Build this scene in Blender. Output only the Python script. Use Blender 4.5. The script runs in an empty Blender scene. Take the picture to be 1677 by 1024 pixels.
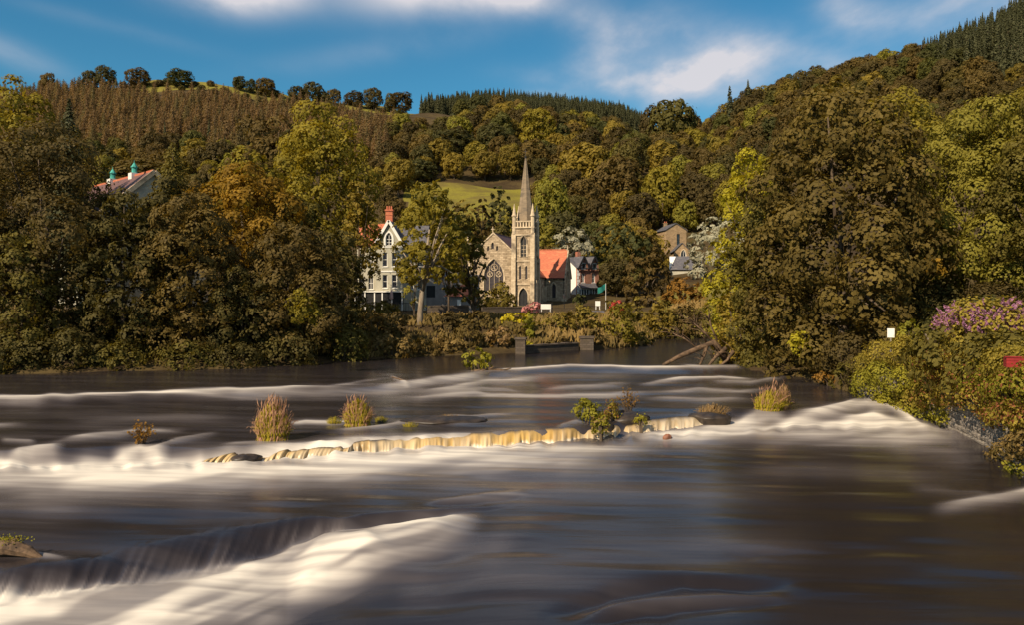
import bpy, math, random
import numpy as np
from mathutils import Vector, Matrix

C = bpy.context.scene.collection
SC = bpy.context.scene
R = math.radians

# ------------------------------------------------------------------ camera, sky, sun, exposure
F, CX, HY, CH = 1290.0, 838.5, 480.0, 7.0      # focal length in photo pixels, centre column, eye level row, eye height (m)
cam_d = bpy.data.cameras.new('camera'); cam = bpy.data.objects.new('camera', cam_d); C.objects.link(cam)
cam.location = (0, 0, CH); cam.rotation_euler = (R(90), 0, 0)
cam_d.sensor_width = 36; cam_d.lens = 36 * F / 1677.0
cam_d.shift_y = -(512 - HY) / 1677.0
cam_d.clip_start = .1; cam_d.clip_end = 5000
SC.camera = cam

SUN = Vector((-0.54, -0.62, 0.62)).normalized()   # towards the sun
SUN_EL = math.asin(SUN.z); SUN_AZ = math.atan2(SUN.x, SUN.y)
world = bpy.data.worlds.new('World'); SC.world = world; world.use_nodes = True
SC.view_settings.view_transform = 'Standard'
SC.view_settings.look = 'None'
SC.view_settings.exposure = 0.7
SC.view_settings.gamma = 1.0
SC.view_settings.use_curve_mapping = False
SC.cycles.max_bounces = 6; SC.cycles.diffuse_bounces = 2; SC.cycles.glossy_bounces = 2
SC.cycles.transmission_bounces = 3; SC.cycles.transparent_max_bounces = 6
SC.cycles.caustics_reflective = False; SC.cycles.caustics_refractive = False

def N(nt, typ, **kw):
    n = nt.nodes.new(typ)
    for k, v in kw.items():
        if k.startswith('i_'):
            n.inputs[k[2:].replace('_', ' ')].default_value = v
        else:
            setattr(n, k, v)
    return n
def LK(nt, a, b): nt.links.new(a, b)
def math_n(nt, op, a, b=None, clamp=False):
    n = nt.nodes.new('ShaderNodeMath'); n.operation = op; n.use_clamp = clamp
    for i, v in enumerate((a, b)):
        if v is None: continue
        if isinstance(v, (int, float)): n.inputs[i].default_value = v
        else: nt.links.new(v, n.inputs[i])
    return n.outputs[0]
def mixc(nt, fac, a, b, mode='MIX'):
    n = nt.nodes.new('ShaderNodeMix'); n.data_type = 'RGBA'; n.blend_type = mode
    for s, v in ((n.inputs[0], fac), (n.inputs[6], a), (n.inputs[7], b)):
        if isinstance(v, (int, float)): s.default_value = v
        elif isinstance(v, (tuple, list)): s.default_value = (*v[:3], 1)
        else: nt.links.new(v, s)
    return n.outputs[2]
def sstep(nt, v, lo, hi):
    n = nt.nodes.new('ShaderNodeMapRange'); n.interpolation_type = 'SMOOTHSTEP'
    n.inputs[1].default_value = lo; n.inputs[2].default_value = hi
    nt.links.new(v, n.inputs[0]); return n.outputs[0]

def build_world():
    nt = world.node_tree; nt.nodes.clear()
    out = N(nt, 'ShaderNodeOutputWorld'); bg = N(nt, 'ShaderNodeBackground')
    bg.inputs['Strength'].default_value = 0.07
    sky = N(nt, 'ShaderNodeTexSky'); sky.sky_type = 'NISHITA'; sky.sun_disc = False
    sky.sun_elevation = SUN_EL; sky.sun_rotation = SUN_AZ
    sky.air_density = 1.0; sky.dust_density = 0.3; sky.ozone_density = 4.0; sky.altitude = 300
    hs = N(nt, 'ShaderNodeHueSaturation'); hs.inputs['Saturation'].default_value = 1.18
    hs.inputs['Value'].default_value = 1.05
    LK(nt, sky.outputs[0], hs.inputs['Color'])
    blue = mixc(nt, 1.0, hs.outputs[0], (0.54, 0.94, 0.84), 'MULTIPLY')
    # clouds: noise on a flat cloud deck seen in perspective, with a few banks that have a place of their own
    tc = N(nt, 'ShaderNodeTexCoord'); sep = N(nt, 'ShaderNodeSeparateXYZ'); LK(nt, tc.outputs['Generated'], sep.inputs[0])
    zc = math_n(nt, 'MAXIMUM', sep.outputs[2], 0.02)
    zz = math_n(nt, 'ADD', zc, 0.12)
    comb = N(nt, 'ShaderNodeCombineXYZ')
    LK(nt, math_n(nt, 'DIVIDE', sep.outputs[0], zz), comb.inputs[0]); LK(nt, math_n(nt, 'DIVIDE', sep.outputs[1], zz), comb.inputs[1])
    mp = N(nt, 'ShaderNodeMapping'); mp.inputs['Rotation'].default_value = (0, 0, R(-25)); mp.inputs['Scale'].default_value = (1.0, .55, 1)
    LK(nt, comb.outputs[0], mp.inputs[0])
    n1 = N(nt, 'ShaderNodeTexNoise'); n1.inputs['Scale'].default_value = 1.3; n1.inputs['Detail'].default_value = 4; n1.inputs['Roughness'].default_value = .45
    LK(nt, mp.outputs[0], n1.inputs[0])
    n2 = N(nt, 'ShaderNodeTexNoise'); n2.inputs['Scale'].default_value = 5.0; n2.inputs['Detail'].default_value = 6; n2.inputs['Roughness'].default_value = .55
    LK(nt, mp.outputs[0], n2.inputs[0])
    nz = math_n(nt, 'ADD', math_n(nt, 'MULTIPLY', n1.outputs[0], .65), math_n(nt, 'MULTIPLY', n2.outputs[0], .35))
    yy = math_n(nt, 'MAXIMUM', sep.outputs[1], 0.05)
    tx = math_n(nt, 'DIVIDE', sep.outputs[0], yy); tz = math_n(nt, 'DIVIDE', sep.outputs[2], yy)
    front = sstep(nt, sep.outputs[1], 0.1, 0.5)
    tot = None
    # bank: (azimuth tangent, elevation tangent, half width, half height, tilt, amount)
    for (px, py, wx, wy, tilt, am) in ((395, -22, 95, 36, .03, 1.9), (755, -26, 150, 42, -.06, 1.5), (850, 0, 60, 24, .2, .7), (1120, 112, 120, 44, -.10, 1.5), (975, 40, 55, 32, .1, .5), (1030, 66, 80, 40, -.3, .8),
                                       (1190, 92, 90, 42, -.25, .75), (1350, 100, 110, 30, .3, .45), (1000, 140, 120, 22, .1, .5), (1395, 24, 60, 45, .3, .8), (1450, 40, 60, 22, -.1, .35), (1620, 14, 120, 46, -.15, 1.1), (900, 155, 55, 9, 0, .5),
                                       (20, 85, 90, 22, .4, .22), (180, 40, 160, 14, .25, .10), (640, 80, 200, 22, -.15, .12)):
        ax, az = (px - CX) / F, (HY - py) / F
        dx = math_n(nt, 'SUBTRACT', tx, ax); dz = math_n(nt, 'SUBTRACT', tz, az)
        dz = math_n(nt, 'ADD', dz, math_n(nt, 'MULTIPLY', dx, tilt))
        q = math_n(nt, 'ADD', math_n(nt, 'POWER', math_n(nt, 'ABSOLUTE', math_n(nt, 'DIVIDE', dx, wx / F)), 2.0),
                   math_n(nt, 'POWER', math_n(nt, 'ABSOLUTE', math_n(nt, 'DIVIDE', dz, wy / F)), 2.0))
        g = math_n(nt, 'MULTIPLY', math_n(nt, 'EXPONENT', math_n(nt, 'MULTIPLY', q, -1.0)), am)
        tot = g if tot is None else math_n(nt, 'ADD', tot, g)
    tot = math_n(nt, 'MULTIPLY', tot, front)
    # broken cloud out of view all round, thickened to raise the ambient light
    rest = math_n(nt, 'MULTIPLY', sstep(nt, nz, .42, .62), math_n(nt, 'SUBTRACT', 1.0, front))
    mod = sstep(nt, nz, .36, .62)
    cl = math_n(nt, 'MULTIPLY', tot, math_n(nt, 'ADD', math_n(nt, 'MULTIPLY', mod, 1.0), .2))
    cl = math_n(nt, 'ADD', cl, math_n(nt, 'MULTIPLY', rest, .8))
    cl = math_n(nt, 'MINIMUM', cl, .93)
    col = mixc(nt, cl, blue, (6.4, 6.2, 6.5))
    LK(nt, col, bg.inputs['Color']); LK(nt, bg.outputs[0], out.inputs[0])
build_world()
sd = bpy.data.lights.new('sun', 'SUN'); sd.energy = 4.6; sd.angle = R(.5); sd.color = (1.0, .84, .62)
sun = bpy.data.objects.new('sun', sd); C.objects.link(sun)
sun.rotation_euler = SUN.to_track_quat('Z', 'Y').to_euler()

# ------------------------------------------------------------------ helpers
def P(px, py, Y): return Vector(((px - CX) / F * Y, Y, CH - (py - HY) / F * Y))
def G(px, py, z=0.0):
    Y = F * (CH - z) / (py - HY); return Vector(((px - CX) / F * Y, Y, z))
def tag(o, label=None, cat=None, group=None, kind=None):
    if label: o['label'] = label
    if cat: o['category'] = cat
    if group: o['group'] = group
    if kind: o['kind'] = kind
    return o
def empty(name, loc, rz=0, label=None, cat=None, group=None):
    o = bpy.data.objects.new(name, None); C.objects.link(o)
    o.location = loc; o.rotation_euler = (0, 0, rz); o.empty_display_size = .3
    return tag(o, label, cat, group)
def link(name, me, parent=None, loc=None):
    o = bpy.data.objects.new(name, me); C.objects.link(o)
    if parent: o.parent = parent
    if loc is not None: o.location = loc
    return o

class MB:
    """collects simple solids; build() links them as one mesh object"""
    def __init__(s): s.v = []; s.f = []; s.m = []; s.mi = 0
    def add(s, vs, fs, M=None):
        k = len(s.v)
        for v in vs:
            v = Vector(v); s.v.append(tuple(M @ v if M is not None else v))
        for f in fs: s.f.append(tuple(i + k for i in f)); s.m.append(s.mi)
    def box(s, x0, x1, y0, y1, z0, z1, M=None):
        s.add([(x0,y0,z0),(x1,y0,z0),(x1,y1,z0),(x0,y1,z0),(x0,y0,z1),(x1,y0,z1),(x1,y1,z1),(x0,y1,z1)],
              [(0,3,2,1),(4,5,6,7),(0,1,5,4),(1,2,6,5),(2,3,7,6),(3,0,4,7)], M)
    def frustum(s, cx, cy, z0, z1, r0, r1, n=8, ph=0.0, M=None):
        a = [ph + 2 * math.pi * i / n for i in range(n)]
        vs = [(cx + r0*math.cos(t), cy + r0*math.sin(t), z0) for t in a] + [(cx + r1*math.cos(t), cy + r1*math.sin(t), z1) for t in a]
        fs = [(i, (i+1) % n, n + (i+1) % n, n + i) for i in range(n)]
        fs += [tuple(range(n-1, -1, -1)), tuple(range(n, 2*n))]
        s.add(vs, fs, M)
    def tube(s, pts, rad, n=6):
        """tapered tube along points"""
        pts = [Vector(p) for p in pts]; k = len(s.v)
        for i, p in enumerate(pts):
            d = (pts[min(i+1, len(pts)-1)] - pts[max(i-1, 0)])
            if d.length < 1e-6: d = Vector((0, 0, 1))
            d.normalize()
            a = d.cross(Vector((0.31, 0.95, 0.05))).normalized(); b = d.cross(a)
            r = rad[i] if hasattr(rad, '__len__') else rad
            for j in range(n):
                t = 2*math.pi*j/n; s.v.append(tuple(p + (a*math.cos(t) + b*math.sin(t)) * r))
        for i in range(len(pts)-1):
            for j in range(n):
                s.f.append((k+i*n+j, k+i*n+(j+1) % n, k+(i+1)*n+(j+1) % n, k+(i+1)*n+j)); s.m.append(s.mi)
        s.f.append(tuple(k+j for j in range(n-1, -1, -1))); s.m.append(s.mi)
        s.f.append(tuple(k+(len(pts)-1)*n+j for j in range(n))); s.m.append(s.mi)
    def poly_prism(s, pts, y0, y1, M=None):
        """convex outline in x,z pushed along y"""
        n = len(pts)
        vs = [(x, y0, z) for x, z in pts] + [(x, y1, z) for x, z in pts]
        s.add(vs, [tuple(range(n)), tuple(range(2*n-1, n-1, -1))] + [(i, n+i, n+(i+1) % n, (i+1) % n) for i in range(n)], M)
    def mesh(s, name, mats):
        me = bpy.data.meshes.new(name); me.from_pydata(s.v, [], s.f)
        for m in (mats if isinstance(mats, (list, tuple)) else [mats]): me.materials.append(m)
        if max(s.m, default=0) > 0: me.polygons.foreach_set('material_index', s.m)
        me.validate(); me.update(); return me
    def build(s, name, mats, parent=None, loc=None, smooth=False):
        me = s.mesh(name, mats)
        if smooth: me.polygons.foreach_set('use_smooth', [True]*len(me.polygons))
        return link(name, me, parent, loc)

def panel_mesh(name, outline, holes, thick, M, mat):
    """a slab with real openings: outline and holes in x,z, thickness from y=0 to y=thick"""
    cu = bpy.data.curves.new(name, 'CURVE'); cu.dimensions = '2D'; cu.fill_mode = 'BOTH'; cu.extrude = thick / 2
    for ring in [outline] + list(holes):
        sp = cu.splines.new('POLY'); sp.points.add(len(ring)-1); sp.use_cyclic_u = True
        for p, (x, z) in zip(sp.points, ring): p.co = (x, z, 0, 1)
    ob = bpy.data.objects.new(name, cu)
    me = bpy.data.meshes.new_from_object(ob)
    bpy.data.objects.remove(ob); bpy.data.curves.remove(cu)
    T = Matrix(((1,0,0,0),(0,0,-1,thick/2),(0,1,0,0),(0,0,0,1)))
    me.transform(M @ T); me.materials.clear(); me.materials.append(mat); me.name = name; me.update()
    return me
def arch(cx, z0, w, h, n=7):
    """pointed arch outline, base z0, overall height h"""
    r = w * 1.0; rise = math.sqrt(r*r - (r - w/2)**2); zs = z0 + max(h - rise, .05*h); k = min(1.0, (z0 + h - zs) / rise)
    pts = [(cx - w/2, z0), (cx + w/2, z0)]
    a1 = math.acos((r - w/2) / r)
    for i in range(n):
        t = a1 * i / (n - 1); pts.append((cx - w/2 + r*math.cos(t) - 0*(r), zs + k*r*math.sin(t)))
    for i in range(n-2, -1, -1):
        t = a1 * i / (n - 1); pts.append((cx + w/2 - r*math.cos(t), zs + k*r*math.sin(t)))
    return pts
def rect(cx, z0, w, h): return [(cx-w/2, z0), (cx+w/2, z0), (cx+w/2, z0+h), (cx-w/2, z0+h)]
def wall_frame(x, y, rz): return Matrix.Translation((x, y, 0)) @ Matrix.Rotation(rz, 4, 'Z')

# ------------------------------------------------------------------ materials
MATS = {}
def new_mat(name):
    m = bpy.data.materials.new(name); m.use_nodes = True; nt = m.node_tree; nt.nodes.clear()
    out = N(nt, 'ShaderNodeOutputMaterial'); return m, nt, out
def noise_mat(name, c1, c2, scale=2.0, rough=.85, bump=.25, detail=5, c3=None, stretch=None, spec=.3, s3=.4):
    m, nt, out = new_mat(name)
    b = N(nt, 'ShaderNodeBsdfPrincipled'); b.inputs['Roughness'].default_value = rough; b.inputs['Specular IOR Level'].default_value = spec
    tc = N(nt, 'ShaderNodeTexCoord'); mp = N(nt, 'ShaderNodeMapping')
    if stretch: mp.inputs['Scale'].default_value = stretch
    LK(nt, tc.outputs['Object'], mp.inputs[0])
    n = N(nt, 'ShaderNodeTexNoise'); n.inputs['Scale'].default_value = scale; n.inputs['Detail'].default_value = detail; n.inputs['Roughness'].default_value = .62
    LK(nt, mp.outputs[0], n.inputs[0])
    col = mixc(nt, sstep(nt, n.outputs[0], .34, .66), c1, c2)
    if c3:
        n3 = N(nt, 'ShaderNodeTexNoise'); n3.inputs['Scale'].default_value = scale * s3; n3.inputs['Detail'].default_value = 4
        LK(nt, mp.outputs[0], n3.inputs[0]); col = mixc(nt, sstep(nt, n3.outputs[0], .52, .68), col, c3)
    LK(nt, col, b.inputs['Base Color'])
    if bump:
        bp = N(nt, 'ShaderNodeBump'); bp.inputs['Strength'].default_value = bump; bp.inputs['Distance'].default_value = .05
        LK(nt, n.outputs[0], bp.inputs['Height']); LK(nt, bp.outputs[0], b.inputs['Normal'])
    LK(nt, b.outputs[0], out.inputs[0]); MATS[name] = m; return m
def stone_mat(name, c1, c2, mortar, w=.55, h=.28):
    """coursed rubble too far off to count: courses of uneven stone colour"""
    m, nt, out = new_mat(name)
    b = N(nt, 'ShaderNodeBsdfPrincipled'); b.inputs['Roughness'].default_value = .9; b.inputs['Specular IOR Level'].default_value = .2
    tc = N(nt, 'ShaderNodeTexCoord'); sep = N(nt, 'ShaderNodeSeparateXYZ'); LK(nt, tc.outputs['Object'], sep.inputs[0])
    cb = N(nt, 'ShaderNodeCombineXYZ'); LK(nt, math_n(nt, 'ADD', sep.outputs[0], sep.outputs[1]), cb.inputs[0]); LK(nt, sep.outputs[2], cb.inputs[1])
    br = N(nt, 'ShaderNodeTexBrick'); br.inputs['Scale'].default_value = 1; br.inputs['Brick Width'].default_value = w; br.inputs['Row Height'].default_value = h
    br.inputs['Mortar Size'].default_value = .02; br.inputs['Color1'].default_value = (*c1, 1); br.inputs['Color2'].default_value = (*c2, 1); br.inputs['Mortar'].default_value = (*mortar, 1)
    br.inputs['Bias'].default_value = -.1; LK(nt, cb.outputs[0], br.inputs[0])
    n = N(nt, 'ShaderNodeTexNoise'); n.inputs['Scale'].default_value = 1.1; n.inputs['Detail'].default_value = 5; LK(nt, tc.outputs['Object'], n.inputs[0])
    col = mixc(nt, sstep(nt, n.outputs[0], .3, .7), mixc(nt, .45, br.outputs[0], (.10, .075, .045)), br.outputs[0])
    LK(nt, col, b.inputs['Base Color'])
    bp = N(nt, 'ShaderNodeBump'); bp.inputs['Strength'].default_value = .5; bp.inputs['Distance'].default_value = .05
    LK(nt, br.outputs[1], bp.inputs['Height']); bp.invert = True; LK(nt, bp.outputs[0], b.inputs['Normal'])
    LK(nt, b.outputs[0], out.inputs[0]); MATS[name] = m; return m
def leaf_mat(name, c1, c2, c3=None, trans=.3, rnd=.5):
    """leaf colour runs c1..c2 leaf by leaf and plant by plant; c3 tints some whole plants"""
    m, nt, out = new_mat(name)
    at = N(nt, 'ShaderNodeAttribute'); at.attribute_name = 'v'
    oi = N(nt, 'ShaderNodeObjectInfo')
    f = math_n(nt, 'ADD', math_n(nt, 'MULTIPLY', at.outputs['Fac'], 1 - rnd), math_n(nt, 'MULTIPLY', oi.outputs['Random'], rnd), True)
    col = mixc(nt, f, c1, c2)
    if c3:
        r2 = math_n(nt, 'FRACT', math_n(nt, 'MULTIPLY', oi.outputs['Random'], 7.31))
        col = mixc(nt, sstep(nt, r2, .45, 1.0), col, c3)
    b = N(nt, 'ShaderNodeBsdfPrincipled'); b.inputs['Roughness'].default_value = .62; b.inputs['Specular IOR Level'].default_value = .10
    LK(nt, col, b.inputs['Base Color'])
    t = N(nt, 'ShaderNodeBsdfTranslucent'); tcol = mixc(nt, 1.0, col, (1.5, 1.35, .6), 'MULTIPLY'); LK(nt, tcol, t.inputs['Color'])
    mx = N(nt, 'ShaderNodeMixShader'); mx.inputs[0].default_value = trans
    LK(nt, b.outputs[0], mx.inputs[1]); LK(nt, t.outputs[0], mx.inputs[2]); LK(nt, mx.outputs[0], out.inputs[0])
    MATS[name] = m; return m

bark = noise_mat('bark', (.055, .038, .024), (.12, .085, .055), 3, .9, .6, stretch=(1, 1, .25))
bark_pale = noise_mat('pale_bark', (.16, .12, .085), (.30, .24, .17), 2.5, .9, .5, stretch=(1, 1, .3))
deadwood = noise_mat('dead_wood', (.055, .034, .02), (.15, .092, .052), 4, .85, .6, stretch=(1, 1, 1))
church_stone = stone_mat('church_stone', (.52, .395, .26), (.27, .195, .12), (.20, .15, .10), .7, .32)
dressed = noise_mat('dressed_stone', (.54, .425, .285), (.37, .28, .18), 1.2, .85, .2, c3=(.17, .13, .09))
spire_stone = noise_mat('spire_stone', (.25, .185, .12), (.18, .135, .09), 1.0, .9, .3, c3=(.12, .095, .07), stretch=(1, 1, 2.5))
red_tile = noise_mat('red_roof_tile', (.46, .135, .066), (.34, .095, .05), 2.2, .75, .3, c3=(.44, .17, .08), stretch=(1, 1, 4))
plum_slate = noise_mat('plum_slate', (.14, .07, .06), (.095, .055, .052), 2.2, .6, .3, stretch=(1, 1, 4))
slate = noise_mat('grey_slate', (.10, .095, .105), (.065, .062, .07), 2.5, .5, .3, c3=(.13, .115, .11), stretch=(1, 1, 4))
render_white = noise_mat('cream_render', (.40, .37, .285), (.33, .305, .235), .8, .8, .08, c3=(.26, .24, .185))
white_paint = noise_mat('white_paint', (.74, .71, .65), (.66, .63, .57), 1.2, .5, .05)
red_brick = stone_mat('red_brick', (.50, .115, .06), (.38, .09, .05), (.32, .17, .12), .23, .08)
ochre_stone = stone_mat('ochre_stone', (.40, .27, .145), (.30, .19, .10), (.26, .18, .11), .5, .25)
grey_render = noise_mat('grey_render', (.26, .235, .21), (.19, .17, .155), 1.0, .9, .1)
glass = noise_mat('dark_glass', (.012, .013, .018), (.03, .033, .042), .9, .12, 0, spec=.5)
lead_glass = noise_mat('leaded_glass', (.035, .03, .035), (.06, .05, .05), 3, .3, .1)
dark_paint = noise_mat('dark_paint', (.012, .012, .013), (.022, .02, .02), 3, .5, .1)
copper_green = noise_mat('verdigris', (.06, .33, .27), (.035, .22, .19), 2, .6, .1)
wall_stone = stone_mat('river_stone', (.105, .08, .064), (.058, .044, .036), (.045, .035, .028), .5, .24)
rubble = noise_mat('wall_stone', (.23, .195, .16), (.10, .08, .065), 1.6, .92, .8, c3=(.33, .29, .24), s3=1.2)
mortar_m = noise_mat('wall_core', (.06, .048, .035), (.035, .028, .02), 3, .95, .6)
rock_m = noise_mat('wet_rock', (.05, .036, .026), (.022, .017, .014), 2.2, .45, .7)
rock_red = noise_mat('red_rock', (.24, .10, .055), (.15, .065, .04), 2.2, .6, .5)
red_wood = noise_mat('red_paint', (.25, .02, .018), (.17, .014, .014), 3, .5, .15)
parasol_m = noise_mat('pink_cloth', (.62, .40, .34), (.52, .33, .29), 3, .85, .1)
teal_m = noise_mat('teal_cloth', (.02, .20, .16), (.015, .14, .115), 2, .8, .1)

L = {}
L['oak_brown'] = leaf_mat('oak_leaves', (0.070, 0.046, 0.016), (0.161, 0.108, 0.027), (0.087, 0.084, 0.020))
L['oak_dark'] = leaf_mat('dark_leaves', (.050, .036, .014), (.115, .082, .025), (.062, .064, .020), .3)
L['oak_gold'] = leaf_mat('golden_leaves', (0.119, 0.086, 0.017), (0.260, 0.182, 0.027), (0.190, 0.169, 0.025))
L['lime'] = leaf_mat('lime_leaves', (0.239, 0.203, 0.017), (0.389, 0.330, 0.024), None, .4)
L['larch'] = leaf_mat('larch_needles', (.11, .066, .030), (.23, .142, .06), (.135, .105, .042), .3)
L['spruce'] = leaf_mat('spruce_needles', (.042, .044, .020), (.092, .090, .040), None, .15)
L['copper'] = leaf_mat('copper_leaves', (.062, .042, .014), (.145, .100, .026), None, .3, .3)
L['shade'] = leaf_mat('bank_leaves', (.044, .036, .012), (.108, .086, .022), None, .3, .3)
L['orange'] = leaf_mat('orange_leaves', (.145, .086, .012), (.31, .178, .020), None, .35, .2)
L['chestnut'] = leaf_mat('chestnut_leaves', (.070, .050, .014), (.172, .120, .027), None, .3, .25)
L['rust'] = leaf_mat('rust_leaves', (.16, .080, .018), (.28, .145, .026), None, .35, .2)
L['yellow_green'] = leaf_mat('yellow_green_leaves', (0.133, 0.108, 0.016), (0.263, 0.204, 0.024), None, .38, .25)
L['olive'] = leaf_mat('olive_leaves', (.066, .054, .013), (.165, .132, .026), None, .32, .25)
L['silver'] = leaf_mat('silver_leaves', (.19, .175, .115), (.34, .315, .215), None, .2, .2)
L['hedge_yellow'] = leaf_mat('yellow_hedge_leaves', (.30, .24, .012), (.50, .40, .02), None, .3, .2)
L['hedge'] = leaf_mat('hedge_leaves', (.12, .09, .018), (.22, .165, .03), None, .3, .2)
L['pink'] = leaf_mat('pink_blossom', (.34, .12, .12), (.52, .22, .20), None, .3, .2)
L['red'] = leaf_mat('red_blossom', (.36, .045, .035), (.48, .09, .06), None, .3, .2)
L['purple'] = leaf_mat('purple_blossom', (.28, .115, .20), (.42, .21, .32), None, .3, .2)
L['fern'] = leaf_mat('fern_leaves', (.14, .135, .017), (.33, .285, .032), None, .4, .2)
L['creeper'] = leaf_mat('creeper_leaves', (.15, .12, .019), (.39, .295, .048), None, .4, .2)
L['creeper_red'] = leaf_mat('red_creeper_leaves', (.17, .07, .03), (.30, .10, .05), None, .35, .2)
L['straw'] = leaf_mat('dry_grass', (.20, .125, .05), (.34, .22, .095), None, .35, .2)
L['bank_grass'] = leaf_mat('bank_grass', (.085, .064, .018), (.27, .175, .06), None, .3, .1)
L['green_grass'] = leaf_mat('green_grass', (.24, .20, .018), (.46, .36, .035), None, .4, .2)
L['plume'] = leaf_mat('grass_plume', (.26, .13, .075), (.42, .24, .15), None, .35, .2)

# ------------------------------------------------------------------ leaves
def leaf_mesh(name, p, n, size, v, mat, rng, t=None, width=.36):
    """kite-shaped leaves: centre p, facing n"""
    k = len(p); n = n / np.maximum(np.linalg.norm(n, axis=1, keepdims=True), 1e-6)
    if t is None: t = rng.normal(size=(k, 3))
    t = t - n * (t*n).sum(1, keepdims=True); t /= np.maximum(np.linalg.norm(t, axis=1, keepdims=True), 1e-6)
    b = np.cross(n, t); s = size[:, None] if hasattr(size, '__len__') else size
    co = np.empty((k, 4, 3))
    co[:, 0] = p - t*s*.5; co[:, 1] = p + b*s*width + n*s*.08; co[:, 2] = p + t*s*.5; co[:, 3] = p - b*s*width + n*s*.08
    me = bpy.data.meshes.new(name); me.vertices.add(k*4); me.vertices.foreach_set('co', co.reshape(-1).astype(np.float32))
    me.loops.add(k*4); me.loops.foreach_set('vertex_index', np.arange(k*4, dtype=np.int32))
    me.polygons.add(k); me.polygons.foreach_set('loop_start', np.arange(k, dtype=np.int32)*4)
    a = me.attributes.new('v', 'FLOAT', 'FACE'); a.data.foreach_set('value', np.asarray(v, dtype=np.float32))
    me.materials.append(mat); me.update(calc_edges=True); return me

def clumps(lobes, n_clump, per, r_cl, rng, upbias=.3, axis=None, cover=.82):
    """leaf centres and facings: clumps over the outside of overlapping lobes (x,y,z,rx,ry,rz)"""
    lobes = np.asarray(lobes, float)
    w = lobes[:, 3] * lobes[:, 4] + lobes[:, 3] * lobes[:, 5]; w /= w.sum()
    i = rng.choice(len(lobes), n_clump, p=w)
    d = rng.normal(size=(n_clump, 3)); d[:, 2] += upbias; d /= np.linalg.norm(d, axis=1, keepdims=True)
    q = rng.uniform(.78, 1.03, n_clump)[:, None]
    c = lobes[i, :3] + d * lobes[i, 3:6] * q
    keep = np.ones(n_clump, bool)
    for j in range(len(lobes)):
        e = ((c - lobes[j, :3]) / lobes[j, 3:6]); keep &= ((e*e).sum(1) > cover*cover) | (i == j)
    c, d = c[keep], d[keep]; m = len(c)
    cn = d + np.array([0, 0, .16]) + rng.normal(size=(m, 3)) * .2
    cn /= np.linalg.norm(cn, axis=1, keepdims=True)
    cv = np.clip(rng.uniform(0, 1, m) + rng.uniform(-.45, .45, len(lobes))[i[keep]], 0, 1)
    off = rng.normal(size=(m, per, 3)) * .5
    off -= cn[:, None] * (off * cn[:, None]).sum(2, keepdims=True) * .55
    rr = r_cl * rng.uniform(.6, 1.35, (m, 1, 1))
    p = c[:, None] + off * rr
    nn = cn[:, None] * 1.0 + off * .45 + rng.normal(size=(m, per, 3)) * .18
    v = np.clip(cv[:, None]*.6 + rng.uniform(0, .4, (m, per)), 0, 1)
    return p.reshape(-1, 3), nn.reshape(-1, 3), v.reshape(-1)

def crown_lobes(rad, zc, rz, n, rng, lobe=(.30, .46), flat=.72, squash=None, bottom=-.55):
    out = []
    for k in range(n):
        z = bottom + (1 - bottom) * ((k + .5) / n); ph = k * 2.39996 + rng.uniform(-.35, .35)
        z = min(1, max(-1, z + rng.uniform(-.1, .1))); h = math.sqrt(max(0, 1 - z*z)) if z > 0 else math.sqrt(max(.2, 1 - .55*z*z))
        q = rng.uniform(.56, .82); r = rng.uniform(*lobe) * rad
        out.append((math.cos(ph)*h*rad*q, math.sin(ph)*h*rad*q, zc + z*rz*rng.uniform(.68, .88), r, r*rng.uniform(.85, 1.1), r*flat*rng.uniform(.85, 1.15)))
    out.append((0, 0, zc, rad*.62, rad*.62, rz*.66))
    out = np.array(out)
    ex = np.quantile(np.hypot(out[:, 0], out[:, 1]) + (out[:, 3]+out[:, 4])/2, .9); k = rad/ex
    out[:, :2] *= k; out[:, 3:5] *= k
    hi = np.quantile(out[:, 2]-zc + out[:, 5]*.9, .95); k = rz/hi
    out[:, 2] = zc + (out[:, 2]-zc)*k; out[:, 5] *= k
    return out

def conifer_mesh(name, h, rad, n, mat, rng, leaf, droop=.35, ragged=.3, z0=.08, power=1.0):
    f = rng.uniform(0, 1, n)**.62; f = 1 - f                       # more low down
    z = h * (z0 + (1 - z0) * f)
    ph = rng.uniform(0, 2*math.pi, n)
    lay = .75 + ragged * np.sin(f * 42 + ph*1.0 + rng.uniform(0, 6)) * .5 + ragged * rng.normal(size=n) * .35
    r = rad * (1 - f)**power * lay * rng.uniform(.45, 1.05, n)
    out = np.stack([np.cos(ph), np.sin(ph), np.zeros(n)], 1)
    p = out * r[:, None]; p[:, 2] = z - r * droop
    nn = out * .75 + np.array([0, 0, .7]) + rng.normal(size=(n, 3)) * .35
    t = out - np.array([0, 0, droop]) + rng.normal(size=(n, 3)) * .35
    # spire
    return leaf_mesh(name, p, nn, leaf * rng.uniform(.6, 1.3, n) * (1 - .45*f), rng.uniform(0, 1, n), mat, rng, t, .3)

def add_trunk_to(me, h, r, mat):
    """a bole joined into a far tree too small to show its parts"""
    import bmesh
    bm = bmesh.new(); bm.from_mesh(me)
    lay = bm.faces.layers.float.get('v')
    me.materials.append(mat)
    n = 6
    a = [bm.verts.new((r*math.cos(i*math.tau/n), r*math.sin(i*math.tau/n), -1.5)) for i in range(n)]
    b = [bm.verts.new((r*.5*math.cos(i*math.tau/n), r*.5*math.sin(i*math.tau/n), h)) for i in range(n)]
    for i in range(n):
        f = bm.faces.new((a[i], a[(i+1) % n], b[(i+1) % n], b[i])); f.material_index = 1
    bm.to_mesh(me); bm.free(); return me

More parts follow.
